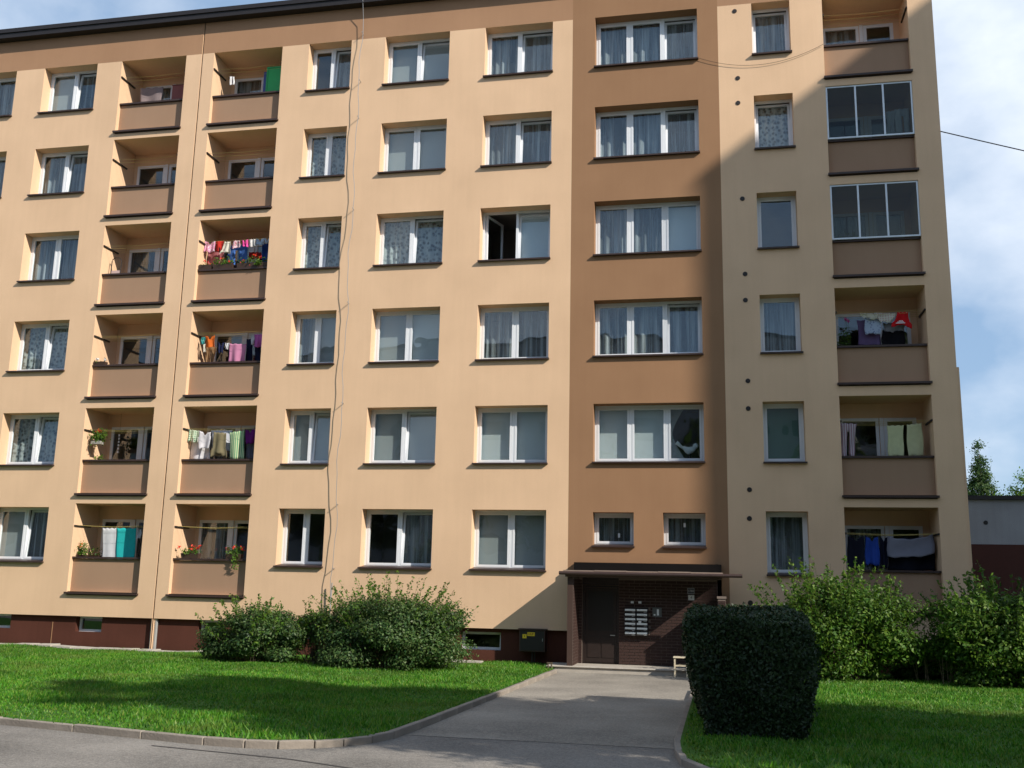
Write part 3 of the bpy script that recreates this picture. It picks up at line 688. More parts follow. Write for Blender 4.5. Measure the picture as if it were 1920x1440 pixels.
s = MB().box(-4.915, -4.81, -.236, -.2285, .925, 1.025).build('warning_sign', YEL, t); MB().box(-4.868, -4.858, -.239, -.2365, .955, 1.0).build('flame_mark', BLACK, s)
m = MB(); m.tube([(-4.68, -.1, .2), (-4.68, -.1, .6)], .02, 8); m.tube([(-4.62, -.1, .2), (-4.62, -.1, .6)], .014, 8); m.build('gas_pipe', DARK, t)
MB().box(-4.41, -4.395, -.234, -.2285, .86, .93).build('lock', STEEL, t)
# wooden stool
t = empty('wooden_stool', (-.93, -1.28, .2), 'cream painted wooden stool standing on the path by the entrance', 'stool')
MB().box(-1.10, -.76, -1.45, -1.11, .645, .675).build('seat', CREAM, t, bevel=.006)
for a in (-1.08, -.80):
    for b in (-1.43, -1.15): MB().box(a, a + .035, b, b + .035, .195, .645).build('leg', CREAM, t)
m = MB(); m.box(-1.045, -.80, -1.425, -1.405, .46, .49); m.box(-1.045, -.80, -1.145, -1.125, .46, .49); m.build('stretcher', CREAM, t)
m = MB(); m.box(-1.07, -1.05, -1.395, -1.15, .40, .43); m.box(-.79, -.77, -1.395, -1.15, .40, .43); m.build('side_stretcher', CREAM, t)
# boot scraper post and paving slabs at the plinth foot
t = empty('low_post', (-4.05, -1.25, .25), 'short rusty iron stub beside the path next to the entrance step', 'post')
m = MB(); m.tube([(-4.08, -1.25, .2), (-4.08, -1.25, .42)], .018, 8); m.tube([(-4.0, -1.25, .2), (-4.0, -1.25, .42)], .018, 8); m.build('upright', BARK, t); MB().box(-4.11, -3.97, -1.27, -1.23, .41, .435).build('crossbar', BARK, t)
SLB = {}
def slab(x, y, z, lx, ly, rz, lab):
    m = MB().box(-lx / 2, lx / 2, -ly / 2, ly / 2, -.03, .03); o = m.build('paving_slab', CONC, bevel=.006); o.location = (x, y, z); o.rotation_euler = (R.uniform(-.05, .05), R.uniform(-.04, .04), rz)
    tag(o, lab, 'slab', 'slabs along the plinth foot')
for i in range(14):
    x = -21.5 + i * .62
    slab(x, -.28 + R.uniform(-.04, .04), GL(x, -.3) + .025, .58, .42, R.uniform(-.06, .06), 'grey concrete paving slab half sunk in grass along the plinth foot')
slab(-6.25, -.55, GL(-6.25, -.5) + .06, .75, .35, .03, 'pale concrete slab lying below the basement window by the gas cabinet')

# lightning conductor with its stand-off brackets
t = empty('lightning_conductor', (-10.13, -.15, .3), 'thin lightning conductor wire held off the beige wall by brackets', 'conductor')
zz = [.5] + [2.3 + i * .35 for i in range(48)] + [19.56]
pts = [(-10.13 + .035 * math.sin(z * 2.1) + .02 * math.sin(z * 5.3), -.15 - .03 * math.sin(z * 1.3) , z) for z in zz]; pts[-1] = (-10.1, -.36, 19.56)
MB().tube(pts + [(-10.1, -.1, 19.62), (-10.1, .6, 19.54)], .009, 5).build('wire', STEEL, t)
for z in (16.75, 15.6, 12.76, 9.96, 7.08, 4.29, 2.58, 18.3):
    MB().tube([(-10.13, .01, z), (-10.12, -.17, z)], .011, 5).build('bracket', STEEL, t)
MB().tube([(-10.2, -.06, .3), (-10.13, -.13, 2.2)], .018, 6).build('guard_tube', STEEL, t)
# cables
def cable(name, a, b, sag, r, mat, lab, n=24):
    a = Vector(a); b = Vector(b); pts = []
    for i in range(n + 1):
        q = i / n; p = a.lerp(b, q); p.z -= sag * 4 * q * (1 - q); pts.append(p)
    return tag(MB().tube(pts, r, 5).build(name, mat), lab, 'cable')
cable('slack_cable', (-.30, -.04, 16.62), (3.02, -.04, 16.72), .40, .0055, DARK, 'thin black cable drooping across the facade below the attic')
cable('overhead_cable', (5.80, .5, 14.28), (34, 1.5, 6.9), .5, .015, DARK, 'dark overhead cable leaving the right corner of the building')
MB().tube([(5.80, .5, 14.28), (5.84, .5, 14.28)], .03, 6).build('cable_anchor', DARK, bld)

# ------------------------------------------------------------------ laundry
MEAS = {(1,6):((223,195),(344.4,182)),(1,5):((205,349.4),(327.2,339.4)),(1,4):((186,513.3),(311,506.4)),(1,3):((169,682.8),(294.4,679.4)),(1,2):((153.6,859.4),(277.8,859.4)),(1,1):((135.6,1038.6),(268,1041.4)),
 (2,6):((397.2,177),(526.4,162.5)),(2,5):((382,336.7),(513.3,326.4)),(2,4):((365.3,503.6),(499.4,495.3)),(2,3):((351.4,678.6),(485,673)),(2,2):((337.5,861.4),(474.2,861.4)),(2,1):((325,1045.6),(462,1048.3)),
 (3,6):((1542,86),(1702.5,76.4)),(3,5):((1551.7,262.5),(1715,257)),(3,4):((1562,449.4),(1729.7,445.3)),(3,3):((1572,647.2),(1742.8,642.5)),(3,2):((1577.5,852.5),(1754,850.3)),(3,1):((1580,1065),(1762,1062))}
OFF = {}
for (k, n), (a, b) in MEAS.items():
    z = LC + zf(n); p = pix((LOG[k][0], 0.085, z)); q = pix((LOG[k][1], 0.085, z))
    OFF[k, n] = ((p[0] - a[0] + q[0] - b[0]) / 2, (p[1] - a[1] + q[1] - b[1]) / 2)
def lat(k, n, px, py, Y):
    d = OFF[k, n]; return at(px + d[0], py + d[1], Y)
CUR = None
def cloth(name, lab, q, Y, c, shape='sheet', pattern=None, c2=None, fold=.032, cat='laundry', trans=.25, sag=0.0):
    """q: four photo corners TL TR BR BL in the zoomed crop CUR=(balcony, origin, scale); hung in the plane Y of a drying line"""
    (k, n), (ox, oy), sc = CUR
    P = [lat(k, n, ox + x / sc, oy + y / sc, Y) for x, y in q]
    lim0, lim1 = LOG[k][0] + .03, LOG[k][1] - .03
    nu, nv = 14, 12; v = []; ph = R.uniform(0, 6); fq = R.uniform(7, 13)
    for j in range(nv + 1):
        s = j / nv
        for i in range(nu + 1):
            u = i / nu
            a = P[0].lerp(P[1], u); b = P[3].lerp(P[2], u); p = a.lerp(b, s)
            if shape == 'shirt':          # sleeves at the bottom of an upside-down shirt, narrower body above
                cx = (P[0].x + P[1].x + P[2].x + P[3].x) / 4; kx = .80 if s < .62 else (.80 + .2 * min(1, (s - .62) / .08))
                p.x = cx + (p.x - cx) * kx
                p.z += .07 * (1 - (2 * u - 1) ** 2) * (s > .9) 
            if shape == 'top':            # hung by the shoulders: scooped neck at the top
                p.z -= .10 * math.exp(-((u - .5) / .17) ** 2) * (1 - s)
            p.z -= sag * 4 * u * (1 - u) * (1 - .3 * s)
            p.z += (.018 * math.sin(9 * u + ph) + .010 * math.sin(23 * u + 2 * ph)) * s - .02 * math.sin(math.pi * u * 3) ** 2 * (1 - s); p.x += .012 * math.sin(6 * s + ph) * (2 * u - 1)
            p.y += fold * math.sin(fq * u + ph) * (.35 + .65 * s) + .5 * fold * math.sin(5 * s + 3 * u + ph)
            p.x = min(max(p.x, lim0), lim1); p.y = max(p.y, .30)
            v.append(tuple(p))
    m = MB(); m.v = v
    for j in range(nv):
        for i in range(nu):
            if shape == 'legs' and j > 2 and i in (6, 7): continue
            if shape == 'shorts' and j > 7 and i in (6, 7): continue
            a = j * (nu + 1) + i; m.f.append((a, a + nu + 1, a + nu + 2, a + 1))
    o = m.build(name, cloth_mat(c, pattern, c2, trans), smooth=True)
    md = o.modifiers.new('thickness', 'SOLIDIFY'); md.thickness = .004; md.offset = 0
    return tag(o, lab, cat)
def rect(x0, y0, x1, y1, sl=0): return [(x0, y0), (x1, y0 + sl), (x1, y1 + sl), (x0, y1)]
C = lambda *a: tuple(a)
# balcony right of the expansion joint, fourth floor up
CUR = ((2, 4), (330, 420), 8)
cloth('pink_shirt', 'pink and white child top, first on the crowded line above the flower boxes', [(395, 235), (555, 232), (545, 400), (365, 395)], .34, C(.75, .34, .50), 'top', 'dots', C(.8, .7, .75))
cloth('red_shorts', 'red shorts pegged beside the pink and white child top', [(560, 232), (675, 228), (680, 385), (555, 378)], .34, C(.62, .04, .03), 'shorts')
cloth('cream_jacket', 'cream child jacket hanging next to the red shorts', [(690, 240), (800, 235), (785, 440), (610, 435)], .33, C(.72, .68, .58), 'shirt')
cloth('floral_top', 'tiny pink floral top on the crowded line', [(830, 225), (930, 220), (930, 330), (800, 345)], .34, C(.75, .55, .58), 'sheet', 'dots', C(.65, .15, .25))
cloth('hot_pink_top', 'hot pink child top on the crowded line', [(955, 212), (1045, 205), (1045, 320), (960, 300)], .34, C(.80, .10, .38), 'top')
cloth('patterned_shirt', 'white patterned child top beside the hot pink one', [(1060, 205), (1165, 200), (1165, 310), (1060, 315)], .34, C(.75, .73, .72), 'sheet', 'dots', C(.55, .5, .5))
cloth('pale_blue_shirt', 'larger pale blue child top near the end of the crowded line', [(1170, 192), (1280, 186), (1285, 292), (1165, 290)], .34, C(.50, .60, .74), 'top')
cloth('pale_blue_vest', 'small pale blue vest, last on the crowded line', [(1288, 182), (1375, 178), (1372, 262), (1290, 268)], .34, C(.58, .66, .78), 'top')
cloth('rose_towel', 'dusty rose towel on the back line behind the red shorts', rect(435, 330, 680, 640), .58, C(.45, .16, .18))
cloth('blue_jeans', 'bright blue trousers on the back line above the flower boxes', [(730, 300), (1045, 290), (1030, 600), (720, 610)], .58, C(.08, .20, .58), 'legs')
cloth('red_garment', 'small red garment with dark yoke on the back line', rect(1060, 400, 1245, 505, -8), .60, C(.35, .02, .025))
cloth('navy_garment', 'navy garment at the end of the back line above flower boxes', [(1255, 270), (1372, 262), (1365, 590), (1260, 595)], .58, C(.03, .07, .30))
# third floor
CUR = ((2, 3), (320, 600), 9)
cloth('teal_romper', 'teal baby romper hanging at the drying bar above the plain parapet', [(480, 272), (540, 268), (535, 388), (472, 388)], .40, C(.05, .35, .36), 'sheet', 'dots', C(.2, .5, .45))
cloth('white_sock', 'white sock hanging below the teal romper', rect(505, 385, 545, 520), .41, C(.72, .68, .60))
cloth('orange_top', 'bright orange sleeveless top beside the teal romper', [(540, 245), (700, 245), (690, 440), (548, 442)], .42, C(.68, .16, .03), 'top')
cloth('tan_trousers', 'tan trousers below the orange top', [(545, 430), (735, 432), (680, 720), (550, 720)], .60, C(.28, .17, .09), 'legs')
cloth('navy_bib', 'navy bib with white trim hanging beside the tan trousers', [(748, 350), (860, 360), (826, 540), (748, 530)], .44, C(.02, .025, .07), 'top')
cloth('white_garment', 'small crumpled white garment beside the rose coloured towel', rect(880, 365, 945, 470), .44, C(.70, .70, .72))
cloth('pink_towel', 'wide mauve pink towel hanging square on the front line', [(950, 375), (1235, 385), (1210, 700), (930, 700)], .44, C(.62, .26, .42))
cloth('white_stocking', 'long white stocking beside the magenta towel', rect(1318, 230, 1362, 398), .44, C(.74, .74, .78))
cloth('magenta_towel', 'magenta towel at the end of the line beside the white stocking', [(1370, 220), (1515, 216), (1500, 430), (1365, 448)], .44, C(.62, .16, .50))
cloth('navy_trousers', 'wide navy trousers on the back line between the two pink towels', [(1235, 300), (1490, 290), (1475, 690), (1215, 700)], .62, C(.015, .018, .05), 'legs')
# second floor
CUR = ((2, 2), (320, 780), 10.667)
cloth('plaid_shorts', 'green and white plaid shorts nearest the drying bar', [(335, 270), (535, 300), (512, 545), (312, 520)], .33, C(.62, .70, .55), 'shorts', 'plaid', C(.05, .25, .12))
cloth('white_shirt', 'white T-shirt hanging between plaid shorts and khaki T-shirt', [(545, 305), (775, 330), (745, 660), (525, 660)], .34, C(.72, .70, .74), 'top')
cloth('white_sheet', 'white sheet on the back line below the white T-shirt', [(330, 420), (770, 420), (750, 880), (290, 880)], .50, C(.76, .76, .80))
cloth('khaki_shirt', 'khaki T-shirt with faint print hanging upside down', [(800, 325), (1110, 345), (1085, 860), (755, 850)], .33, C(.26, .22, .13), 'shirt')
cloth('white_pillowcase', 'white pillowcase on the back line behind the khaki T-shirt', [(775, 285), (1200, 285), (1140, 700), (800, 700)], .52, C(.72, .75, .82))
cloth('striped_towel', 'green and cream striped towel, longest on its line', [(1145, 335), (1440, 295), (1425, 870), (1150, 870)], .34, C(.68, .72, .45), 'sheet', 'stripes', C(.16, .42, .22), fold=.03)
cloth('purple_shirt', 'deep purple shirt at the end of the line past the striped towel', [(1465, 285), (1655, 255), (1640, 560), (1480, 570)], .36, C(.18, .02, .20), 'top')
cloth('grey_blue_shirt', 'grey blue shirt on the back line below the purple one', [(1480, 420), (1640, 410), (1620, 870), (1465, 870)], .55, C(.20, .22, .32))
# ground floor balcony left of the joint, others
CUR = ((1, 1), (0, 740), 3.6)
cloth('white_towel', 'plain white towel beside the turquoise towel', [(697, 884), (787, 884), (786, 1100), (690, 1100)], .46, C(.72, .73, .76), fold=.008)
cloth('turquoise_towel', 'bright turquoise towel hanging over the parapet line', [(790, 884), (925, 884), (908, 1105), (786, 1105)], .45, C(.03, .52, .52), fold=.008)
cloth('white_rag', 'small white rag at the end of the line past the turquoise towel', rect(930, 892, 958, 955), .46, C(.55, .55, .6))
CUR = ((1, 6), (0, 0), 3.6)
cloth('grey_blanket', 'grey blanket hung inside the topmost balcony beside the rust box', [(945, 596), (1100, 582), (1085, 690), (945, 705)], .62, C(.30, .24, .24))
CUR = ((2, 6), (0, 0), 3.6)
cloth('white_socks', 'pair of white socks pegged alone below the attic', rect(1549, 500, 1580, 556), .40, C(.72, .72, .74), 'legs')
CUR = ((3, 5), (1440, 0), 3.6)
cloth('white_undershirt', 'white undershirt behind the glazing beside white trousers', [(800, 758), (858, 752), (860, 935), (805, 940)], .50, C(.60, .64, .72))
cloth('white_trousers', 'white trousers hanging behind the balcony glazing', [(858, 742), (950, 736), (975, 930), (865, 935)], .46, C(.68, .72, .80), 'legs')
CUR = ((3, 3), (1560, 560), 9.6)
cloth('tea_towel', 'pale checked tea towel bunched on the line beside the red shirt', [(820, 250), (1200, 238), (1120, 420), (900, 400)], .36, C(.62, .62, .52), 'sheet', 'plaid', C(.5, .25, .25), fold=.03)
cloth('bunched_cloth', 'cream cloth twisted along the line above the patterned towel', [(520, 250), (850, 245), (850, 370), (600, 330)], .36, C(.60, .58, .46), fold=.03)
cloth('red_shirt', 'red T-shirt with small white lettering on the front line', [(1180, 232), (1445, 222), (1475, 525), (1100, 500)], .36, C(.62, .015, .02), 'shirt')
cloth('patterned_towel', 'white and blue patterned towel in front of the purple sheet', [(620, 345), (915, 345), (922, 620), (628, 622)], .42, C(.42, .50, .62), 'sheet', 'dots', C(.22, .26, .42), fold=.01)
cloth('purple_sheet', 'dull purple sheet hanging behind the patterned towel', [(490, 370), (910, 370), (910, 830), (520, 835)], .56, C(.16, .11, .22), fold=.01)
cloth('grey_shirt', 'grey shirt partly hidden behind the red T-shirt', [(960, 420), (1350, 420), (1340, 570), (980, 590)], .50, C(.26, .26, .28))
cloth('black_trousers', 'black trousers below the grey and red shirts', [(930, 570), (1355, 560), (1350, 830), (930, 835)], .52, C(.008, .008, .010))
zl = LC + zf(3); d_ = lat(3, 3, 1560 + 1265 / 9.6, 560 + 420 / 9.6, .33)
CUR = ((3, 2), (1440, 740), 3.6)
cloth('striped_pyjamas', 'white and rose striped pyjama trousers nearest the balcony window', [(492, 178), (600, 184), (586, 410), (500, 408)], .42, C(.62, .58, .62), 'legs', 'stripes', C(.42, .26, .32))
cloth('cream_towel', 'pale yellow green towel beside the white window post', [(805, 196), (920, 193), (918, 405), (818, 405)], .40, C(.62, .64, .38), fold=.01)
cloth('cream_towel', 'pale yellow green towel, tapering, nearest the right side wall', [(937, 190), (1043, 178), (1057, 402), (950, 404)], .40, C(.60, .60, .36), fold=.01)
CUR = ((3, 1), (1560, 950), 6.26)
cloth('dark_shirt', 'very dark shirt on the line beside the blue T-shirt and the left wall', [(150, 315), (350, 312), (340, 720), (150, 720)], .44, C(.018, .02, .035), 'top')
cloth('blue_shirt', 'strong blue T-shirt between dark garments above the shrub', [(355, 318), (515, 318), (528, 660), (362, 640)], .42, C(.03, .08, .40), 'top')
cloth('black_shirt', 'black garment between the blue T-shirt and the grey blanket', [(520, 315), (625, 320), (620, 690), (528, 690)], .46, C(.012, .014, .03), 'top')
cloth('sagging_blanket', 'grey blanket sagging on the line of the lowest balcony over black clothes', [(612, 308), (1160, 280), (1172, 510), (620, 545)], .40, C(.25, .25, .31), sag=.10)
cloth('dark_sheet', 'black bedding on the back line below the grey sagging blanket', [(640, 330), (1180, 320), (1180, 720), (620, 720)], .60, C(.012, .014, .025))
# other balcony things
def lbox(name, lab, cat, k, n, org, sc, q, y0, y1, mat, bevel=.01):
    a = lat(k, n, org[0] + q[0] / sc, org[1] + q[1] / sc, y0); b = lat(k, n, org[0] + q[2] / sc, org[1] + q[3] / sc, y0)
    x0, x1 = max(a.x, LOG[k][0] + .02), min(b.x, LOG[k][1] - .02); z0 = LB + zf(n) + .102
    o = MB().box(x0, x1, y0, y1, z0, a.z).build(name, mat, bevel=bevel); return tag(o, lab, cat), x0, x1, a.z
o, x0, x1, zt = lbox('green_cupboard', 'bright green cupboard standing on the top balcony right of the joint', 'cupboard', 2, 6, (480, 0), 3.6, (72, 435, 185, 590), .42, .85, plain('green_paint', (.01, .34, .07), .4))
bars(MB(), x0 + .03, x1 - .03, .408, .419, LB + zf(6) + .2, zt - .03, .03).build('door_trim', plain('green_paint_trim', (.01, .28, .06), .4), o)
o, x0, x1, zt = lbox('blue_board', 'narrow blue board leaning beside the green cupboard', 'board', 2, 6, (480, 0), 3.6, (52, 468, 71, 590), .60, .66, plain('blue_board_paint', (.05, .08, .25), .5))
o, x0, x1, zt = lbox('rust_box', 'rust coloured storage box on the topmost balcony left of the joint', 'box', 1, 6, (0, 0), 3.6, (1160, 577, 1245, 660), .50, .85, plain('rust_paint', (.22, .06, .05), .7))
MB().box(x0 - .01, x1 + .01, .49, .86, zt + .002, zt + .025).build('lid', plain('rust_lid', (.18, .05, .04), .7), o)
# folded garden chair against the side wall
x = LOG[1][0] + .12; z0 = LB + zf(4) + .1
t = empty('folding_chair', (x, .45, z0), 'folded garden chair with dark tube frame leaning by the balcony wall', 'chair')
m = MB(); P = [(x, .32, z0), (x, .36, z0 + 1.45)] + [(x + .16 - .16 * math.cos(a), .36, z0 + 1.45 + .12 * math.sin(a)) for a in (.5, 1.2, 1.9, 2.6)] + [(x + .32, .36, z0 + 1.45), (x + .32, .32, z0)]
m.tube(P, .014, 6).build('frame', DARK, t)
MB().box(x + .02, x + .30, .345, .36, z0 + .6, z0 + 1.15).build('seat_fabric', cloth_mat((.65, .5, .48)), t)
# drying rack and plants behind the glazing
t = empty('drying_rack', (4.3, .5, LB + zf(4) + .1), 'low wire drying rack behind the lower balcony glazing', 'rack')
m = MB(); z1 = LC + zf(4) + .1
for i in range(5): m.tube([(3.95, .35 + i * .08, z1), (4.55, .35 + i * .08, z1)], .006, 4)
m.build('rails', STEEL, t); m = MB(); m.tube([(3.97, .36, LB + zf(4) + .1), (3.97, .66, z1 + .03)], .008, 4); m.tube([(4.53, .36, LB + zf(4) + .1), (4.53, .66, z1 + .03)], .008, 4); m.build('leg', STEEL, t)

# ------------------------------------------------------------------ leaves
def leaf_cloud(P, Nn, size, rnd):
    """one folded diamond leaf (4 verts, 2 triangles as 1 quad) per point, facing Nn with jitter"""
    n = len(P); d = Nn + NR.normal(0, rnd, (n, 3)); d /= np.linalg.norm(d, axis=1, keepdims=True) + 1e-9
    a = np.cross(d, NR.normal(0, 1, (n, 3))); a /= np.linalg.norm(a, axis=1, keepdims=True) + 1e-9; b = np.cross(d, a)
    s = size * NR.uniform(.6, 1.35, (n, 1))
    v = np.stack([P - a * s, P + b * s * .5, P + a * s, P - b * s * .5], 1).reshape(-1, 3)
    return v, np.arange(4 * n).reshape(-1, 4)
def blossoms(pts, r, mat, parent, name='blossom'):
    v = []
    pts = np.array(pts); k = 14
    P = np.repeat(pts, k, 0) + NR.normal(0, r * .5, (len(pts) * k, 3)); v, f = leaf_cloud(P, NR.normal(0, 1, P.shape), r * .7, .5)
    return np_mesh(name, v, f, mat, parent)
def plant_on(k, n, org, sc, px0, px1, pyb, hgt, y, lab, name='flower_box', flowers=(), fm=PETAL, trail=0, boxh=.14, dens=260, w=.09, fol=None, boxmat=PLASTIC):
    a = lat(k, n, org[0] + px0 / sc, org[1] + pyb / sc, y); b = lat(k, n, org[0] + px1 / sc, org[1] + pyb / sc, y)
    z = LC + zf(n); x0, x1 = max(a.x, LOG[k][0] + .02), min(b.x, LOG[k][1] - .02)
    t = empty(name, ((x0 + x1) / 2, y, z), lab, 'plant')
    m = MB(); q = .02; n0 = 0
    m.v = [(x0 + q, y - w + q, z), (x1 - q, y - w + q, z), (x1 - q, y + w - q, z), (x0 + q, y + w - q, z), (x0, y - w, z + boxh), (x1, y - w, z + boxh), (x1, y + w, z + boxh), (x0, y + w, z + boxh)]
    m.f = [(0, 3, 2, 1), (0, 1, 5, 4), (1, 2, 6, 5), (2, 3, 7, 6), (3, 0, 4, 7)]; m.build('planter', boxmat, t)
    MB().box(x0 + .012, x1 - .012, y - w + .012, y + w - .012, z + boxh - .03, z + boxh - .012).build('soil', SOIL, t)
    f0, f1 = fol or (0, 1); N_ = dens
    X = NR.uniform(x0 + (x1 - x0) * f0, x0 + (x1 - x0) * f1, N_); T = NR.uniform(0, 1, N_)
    P = np.stack([X, y + NR.normal(0, .06, N_), z + boxh - .02 + hgt * T * NR.uniform(.3, 1, N_)], 1)
    if trail:
        nt_ = int(N_ * .4); tx = x0 + (x1 - x0) * .72
        P2 = np.stack([tx + NR.normal(0, .05, nt_), y - w - .03 - NR.uniform(0, .05, nt_), z + boxh - NR.uniform(0, trail, nt_)], 1); P = np.concatenate([P, P2])
    v, f = leaf_cloud(P, np.tile([0, -.4, .8], (len(P), 1)), .035, .6); np_mesh('foliage', v, f, LEAF_LIGHT, t)
    if flowers:
        pts = []
        for fx, fy in flowers:
            p = lat(k, n, org[0] + fx / sc, org[1] + fy / sc, y - .03); pts.append(tuple(p))
        blossoms(pts, .045, fm, t)
        for p in pts: MB().tube([((x0 + x1) / 2 * .3 + p[0] * .7, y, z + boxh - .03), p], .005, 4).build('flower_stalk', LEAF_BUSH, t)
    return t
Z3 = ((330, 420), 8)
plant_on(2, 4, *Z3, 302, 515, 660, .10, .18, 'brown flower box with a few orange blooms at the left end of the parapet', flowers=((400, 535), (460, 575)), dens=60)
plant_on(2, 4, *Z3, 525, 830, 650, .30, .18, 'brown flower box thick with green leaves, middle one below the laundry', flowers=((660, 500), (755, 540), (800, 575)), dens=300)
plant_on(2, 4, *Z3, 890, 1345, 640, .28, .18, 'long brown flower box of red geraniums at the right end below the laundry', flowers=((935, 575), (920, 600), (1070, 605), (1150, 435), (1220, 480), (980, 530)), dens=280, trail=.1)
Z1 = ((0, 740), 3.6)
plant_on(2, 1, *Z1, 1225, 1345, 1095, .24, .18, 'pot of red geraniums on the lowest parapet beside the window', 'flower_pot', ((1305, 1022), (1330, 1030), (1290, 1040), (1207, 1025), (1345, 1025)), dens=200)
plant_on(2, 1, *Z1, 1525, 1630, 1100, .26, .18, 'red geranium with a long trailing shoot on the lowest parapet', 'flower_pot', ((1530, 1040), (1572, 1028), (1628, 1030), (1640, 1045)), trail=.42, dens=240)
plant_on(1, 3, ((0, 380)), 3.6, 614, 700, 1080, .05, .18, 'small dry flower box on the parapet corner', flowers=((640, 1050), (690, 1055)), fm=PWHITE, dens=30, boxh=.10)
plant_on(1, 1, *Z1, 522, 590, 1070, .42, .33, 'bushy houseplant with a hint of orange beside the white towel', 'potted_plant', ((550, 1010), (548, 995)), fm=plain('orange_petals', (.5, .15, .02), .6), dens=240, boxh=.05)
plant_on(1, 1, *Z1, 595, 680, 1070, .30, .55, 'potted plant with broad arching leaves behind the bushy houseplant', 'potted_plant', dens=90, boxh=.05)
plant_on(1, 2, *Z1, 640, 690, 425, .20, .45, 'small dark potted plant on the wall side behind the parapet', 'potted_plant', dens=80, boxh=.03)
plant_on(3, 4, ((1440, 380)), 3.6, 460, 612, 240, .42, .60, 'green potted plant behind the lower balcony glazing', 'potted_plant', dens=420, boxh=.02)
plant_on(3, 3, ((1560, 560)), 9.6, 130, 380, 830, .70, .75, 'leafy plant with pink bloom in the corner of the balcony with the red T-shirt', 'potted_plant', ((300, 370), (330, 400), (270, 350)), fm=PINKP, dens=300, boxh=.02)
# hanging basket of geraniums on the side wall
p = lat(1, 2, 650 / 3.6, 740 + 315 / 3.6, .28); t = empty('hanging_planter', p, 'hanging planter of green leaves with red bloom under the drying bar', 'plant')
MB().box(p.x - .17, p.x + .14, .18, .36, p.z - .06, p.z + .03).build('planter', plain('grey_planter', (.3, .28, .26), .6), t)
n_ = 420; P = np.array([p.x, .27, p.z + .17]) + NR.normal(0, 1, (n_, 3)) * np.array([.115, .07, .10]); v, f = leaf_cloud(P, NR.normal(0, 1, P.shape) + [0, -1, 1], .04, .5); np_mesh('foliage', v, f, LEAF_LIGHT, t)
q = lat(1, 2, 652 / 3.6, 740 + 236 / 3.6, .25); blossoms([tuple(q), (q.x + .06, .25, q.z - .02), (q.x - .06, .25, q.z - .03)], .05, PETAL, t)
m = MB(); m.tube([(p.x - .12, .3, p.z), (p.x - .05, .3, LC + zf(2) + .87)], .006, 4); m.tube([(p.x + .1, .3, p.z), (p.x + .02, .3, LC + zf(2) + .87)], .006, 4); m.build('hanger', DARK, t)
MB().box(p.x - .16, p.x + .06, .28, .31, LC + zf(2) + .85, LC + zf(2) + .88).build('support_rod', DARK, t)
# bead string
q = lat(1, 2, 796 / 3.6, 740 + 250 / 3.6, 1.0); t = empty('bead_string', (q.x, 1.0, q.z), 'string of pale ornaments hanging before the balcony window', 'ornament')
MB().tube([(q.x, 1.0, LT + zf(2)), (q.x, 1.0, q.z - .65)], .003, 4).build('thread', DARK, t)
m = MB()
for i in range(6): zc = q.z - .08 - i * .1; m.box(q.x - .02, q.x + .02, .985, 1.015, zc - .03, zc + .03)
m.build('beads', PWHITE, t)
# lettering on the red shirt: small white print, too blurred to read
m = MB()
for a, b, c in ((1240, 1315, 392), (1215, 1335, 412), (1185, 1355, 432)):
    u = lat(3, 3, 1560 + a / 9.6, 560 + c / 9.6, .335); v_ = lat(3, 3, 1560 + b / 9.6, 560 + c / 9.6, .335); x_ = u.x
    while x_ < v_.x - .012: w_ = R.uniform(.010, .018); m.box(x_, x_ + w_, .312, .318, u.z - .010, u.z + .010); x_ += w_ + .006
rs = [o for o in bpy.data.objects if o.name == 'red_shirt'][0]; m.build('print', PWHITE, rs)

# plaster bird on the inner sill of the window above the entrance windows
zb = ZB + zf(2) + .08; bm = bmesh.new(); bmesh.ops.create_uvsphere(bm, u_segments=16, v_segments=10, radius=1)
for v in bm.verts:
    c = v.co.copy(); v.co = Vector((c.x * .17, c.y * .08, c.z * .10 + .16 + .10 * max(0, -c.x) ** 2 + .05 * max(0, c.x)))
me = bpy.data.meshes.new('body'); bm.to_mesh(me); bm.free(); me.materials.append(PWHITE)
t = empty('bird_figure', (-.72, .55, zb), 'white bird figure on the inner window sill behind the looped curtain', 'ornament')
o = bpy.data.objects.new('body', me); col.objects.link(o); o.parent = t; o.location = (0, 0, .12)
bm = bmesh.new(); bmesh.ops.create_uvsphere(bm, u_segments=12, v_segments=8, radius=.075); me = bpy.data.meshes.new('head'); bm.to_mesh(me); bm.free(); me.materials.append(PWHITE)
o = bpy.data.objects.new('head', me); col.objects.link(o); o.parent = t; o.location = (.17, 0, .40)
m = MB(); m.tube([(-.72 + .10, .55, zb + .30), (-.72 + .17, .55, zb + .40)], .06, 8, .05); m.build('neck', PWHITE, t)
m = MB(); m.tube([(-.72 - .13, .55, zb + .33), (-.72 - .32, .55, zb + .50)], .03, 6, .06); m.build('tail', PWHITE, t)
m = MB(); m.tube([(-.74, .55, zb - .06), (-.74, .55, zb + .2)], .015, 6); m.tube([(-.68, .55, zb - .06), (-.68, .55, zb + .2)], .015, 6); m.build('legs', BLACK, t)
MB().box(-1.2, -.33, .45, .75, zb - .1, zb - .06).build('inner_sill', WHITE, WOBJ['D', 2])

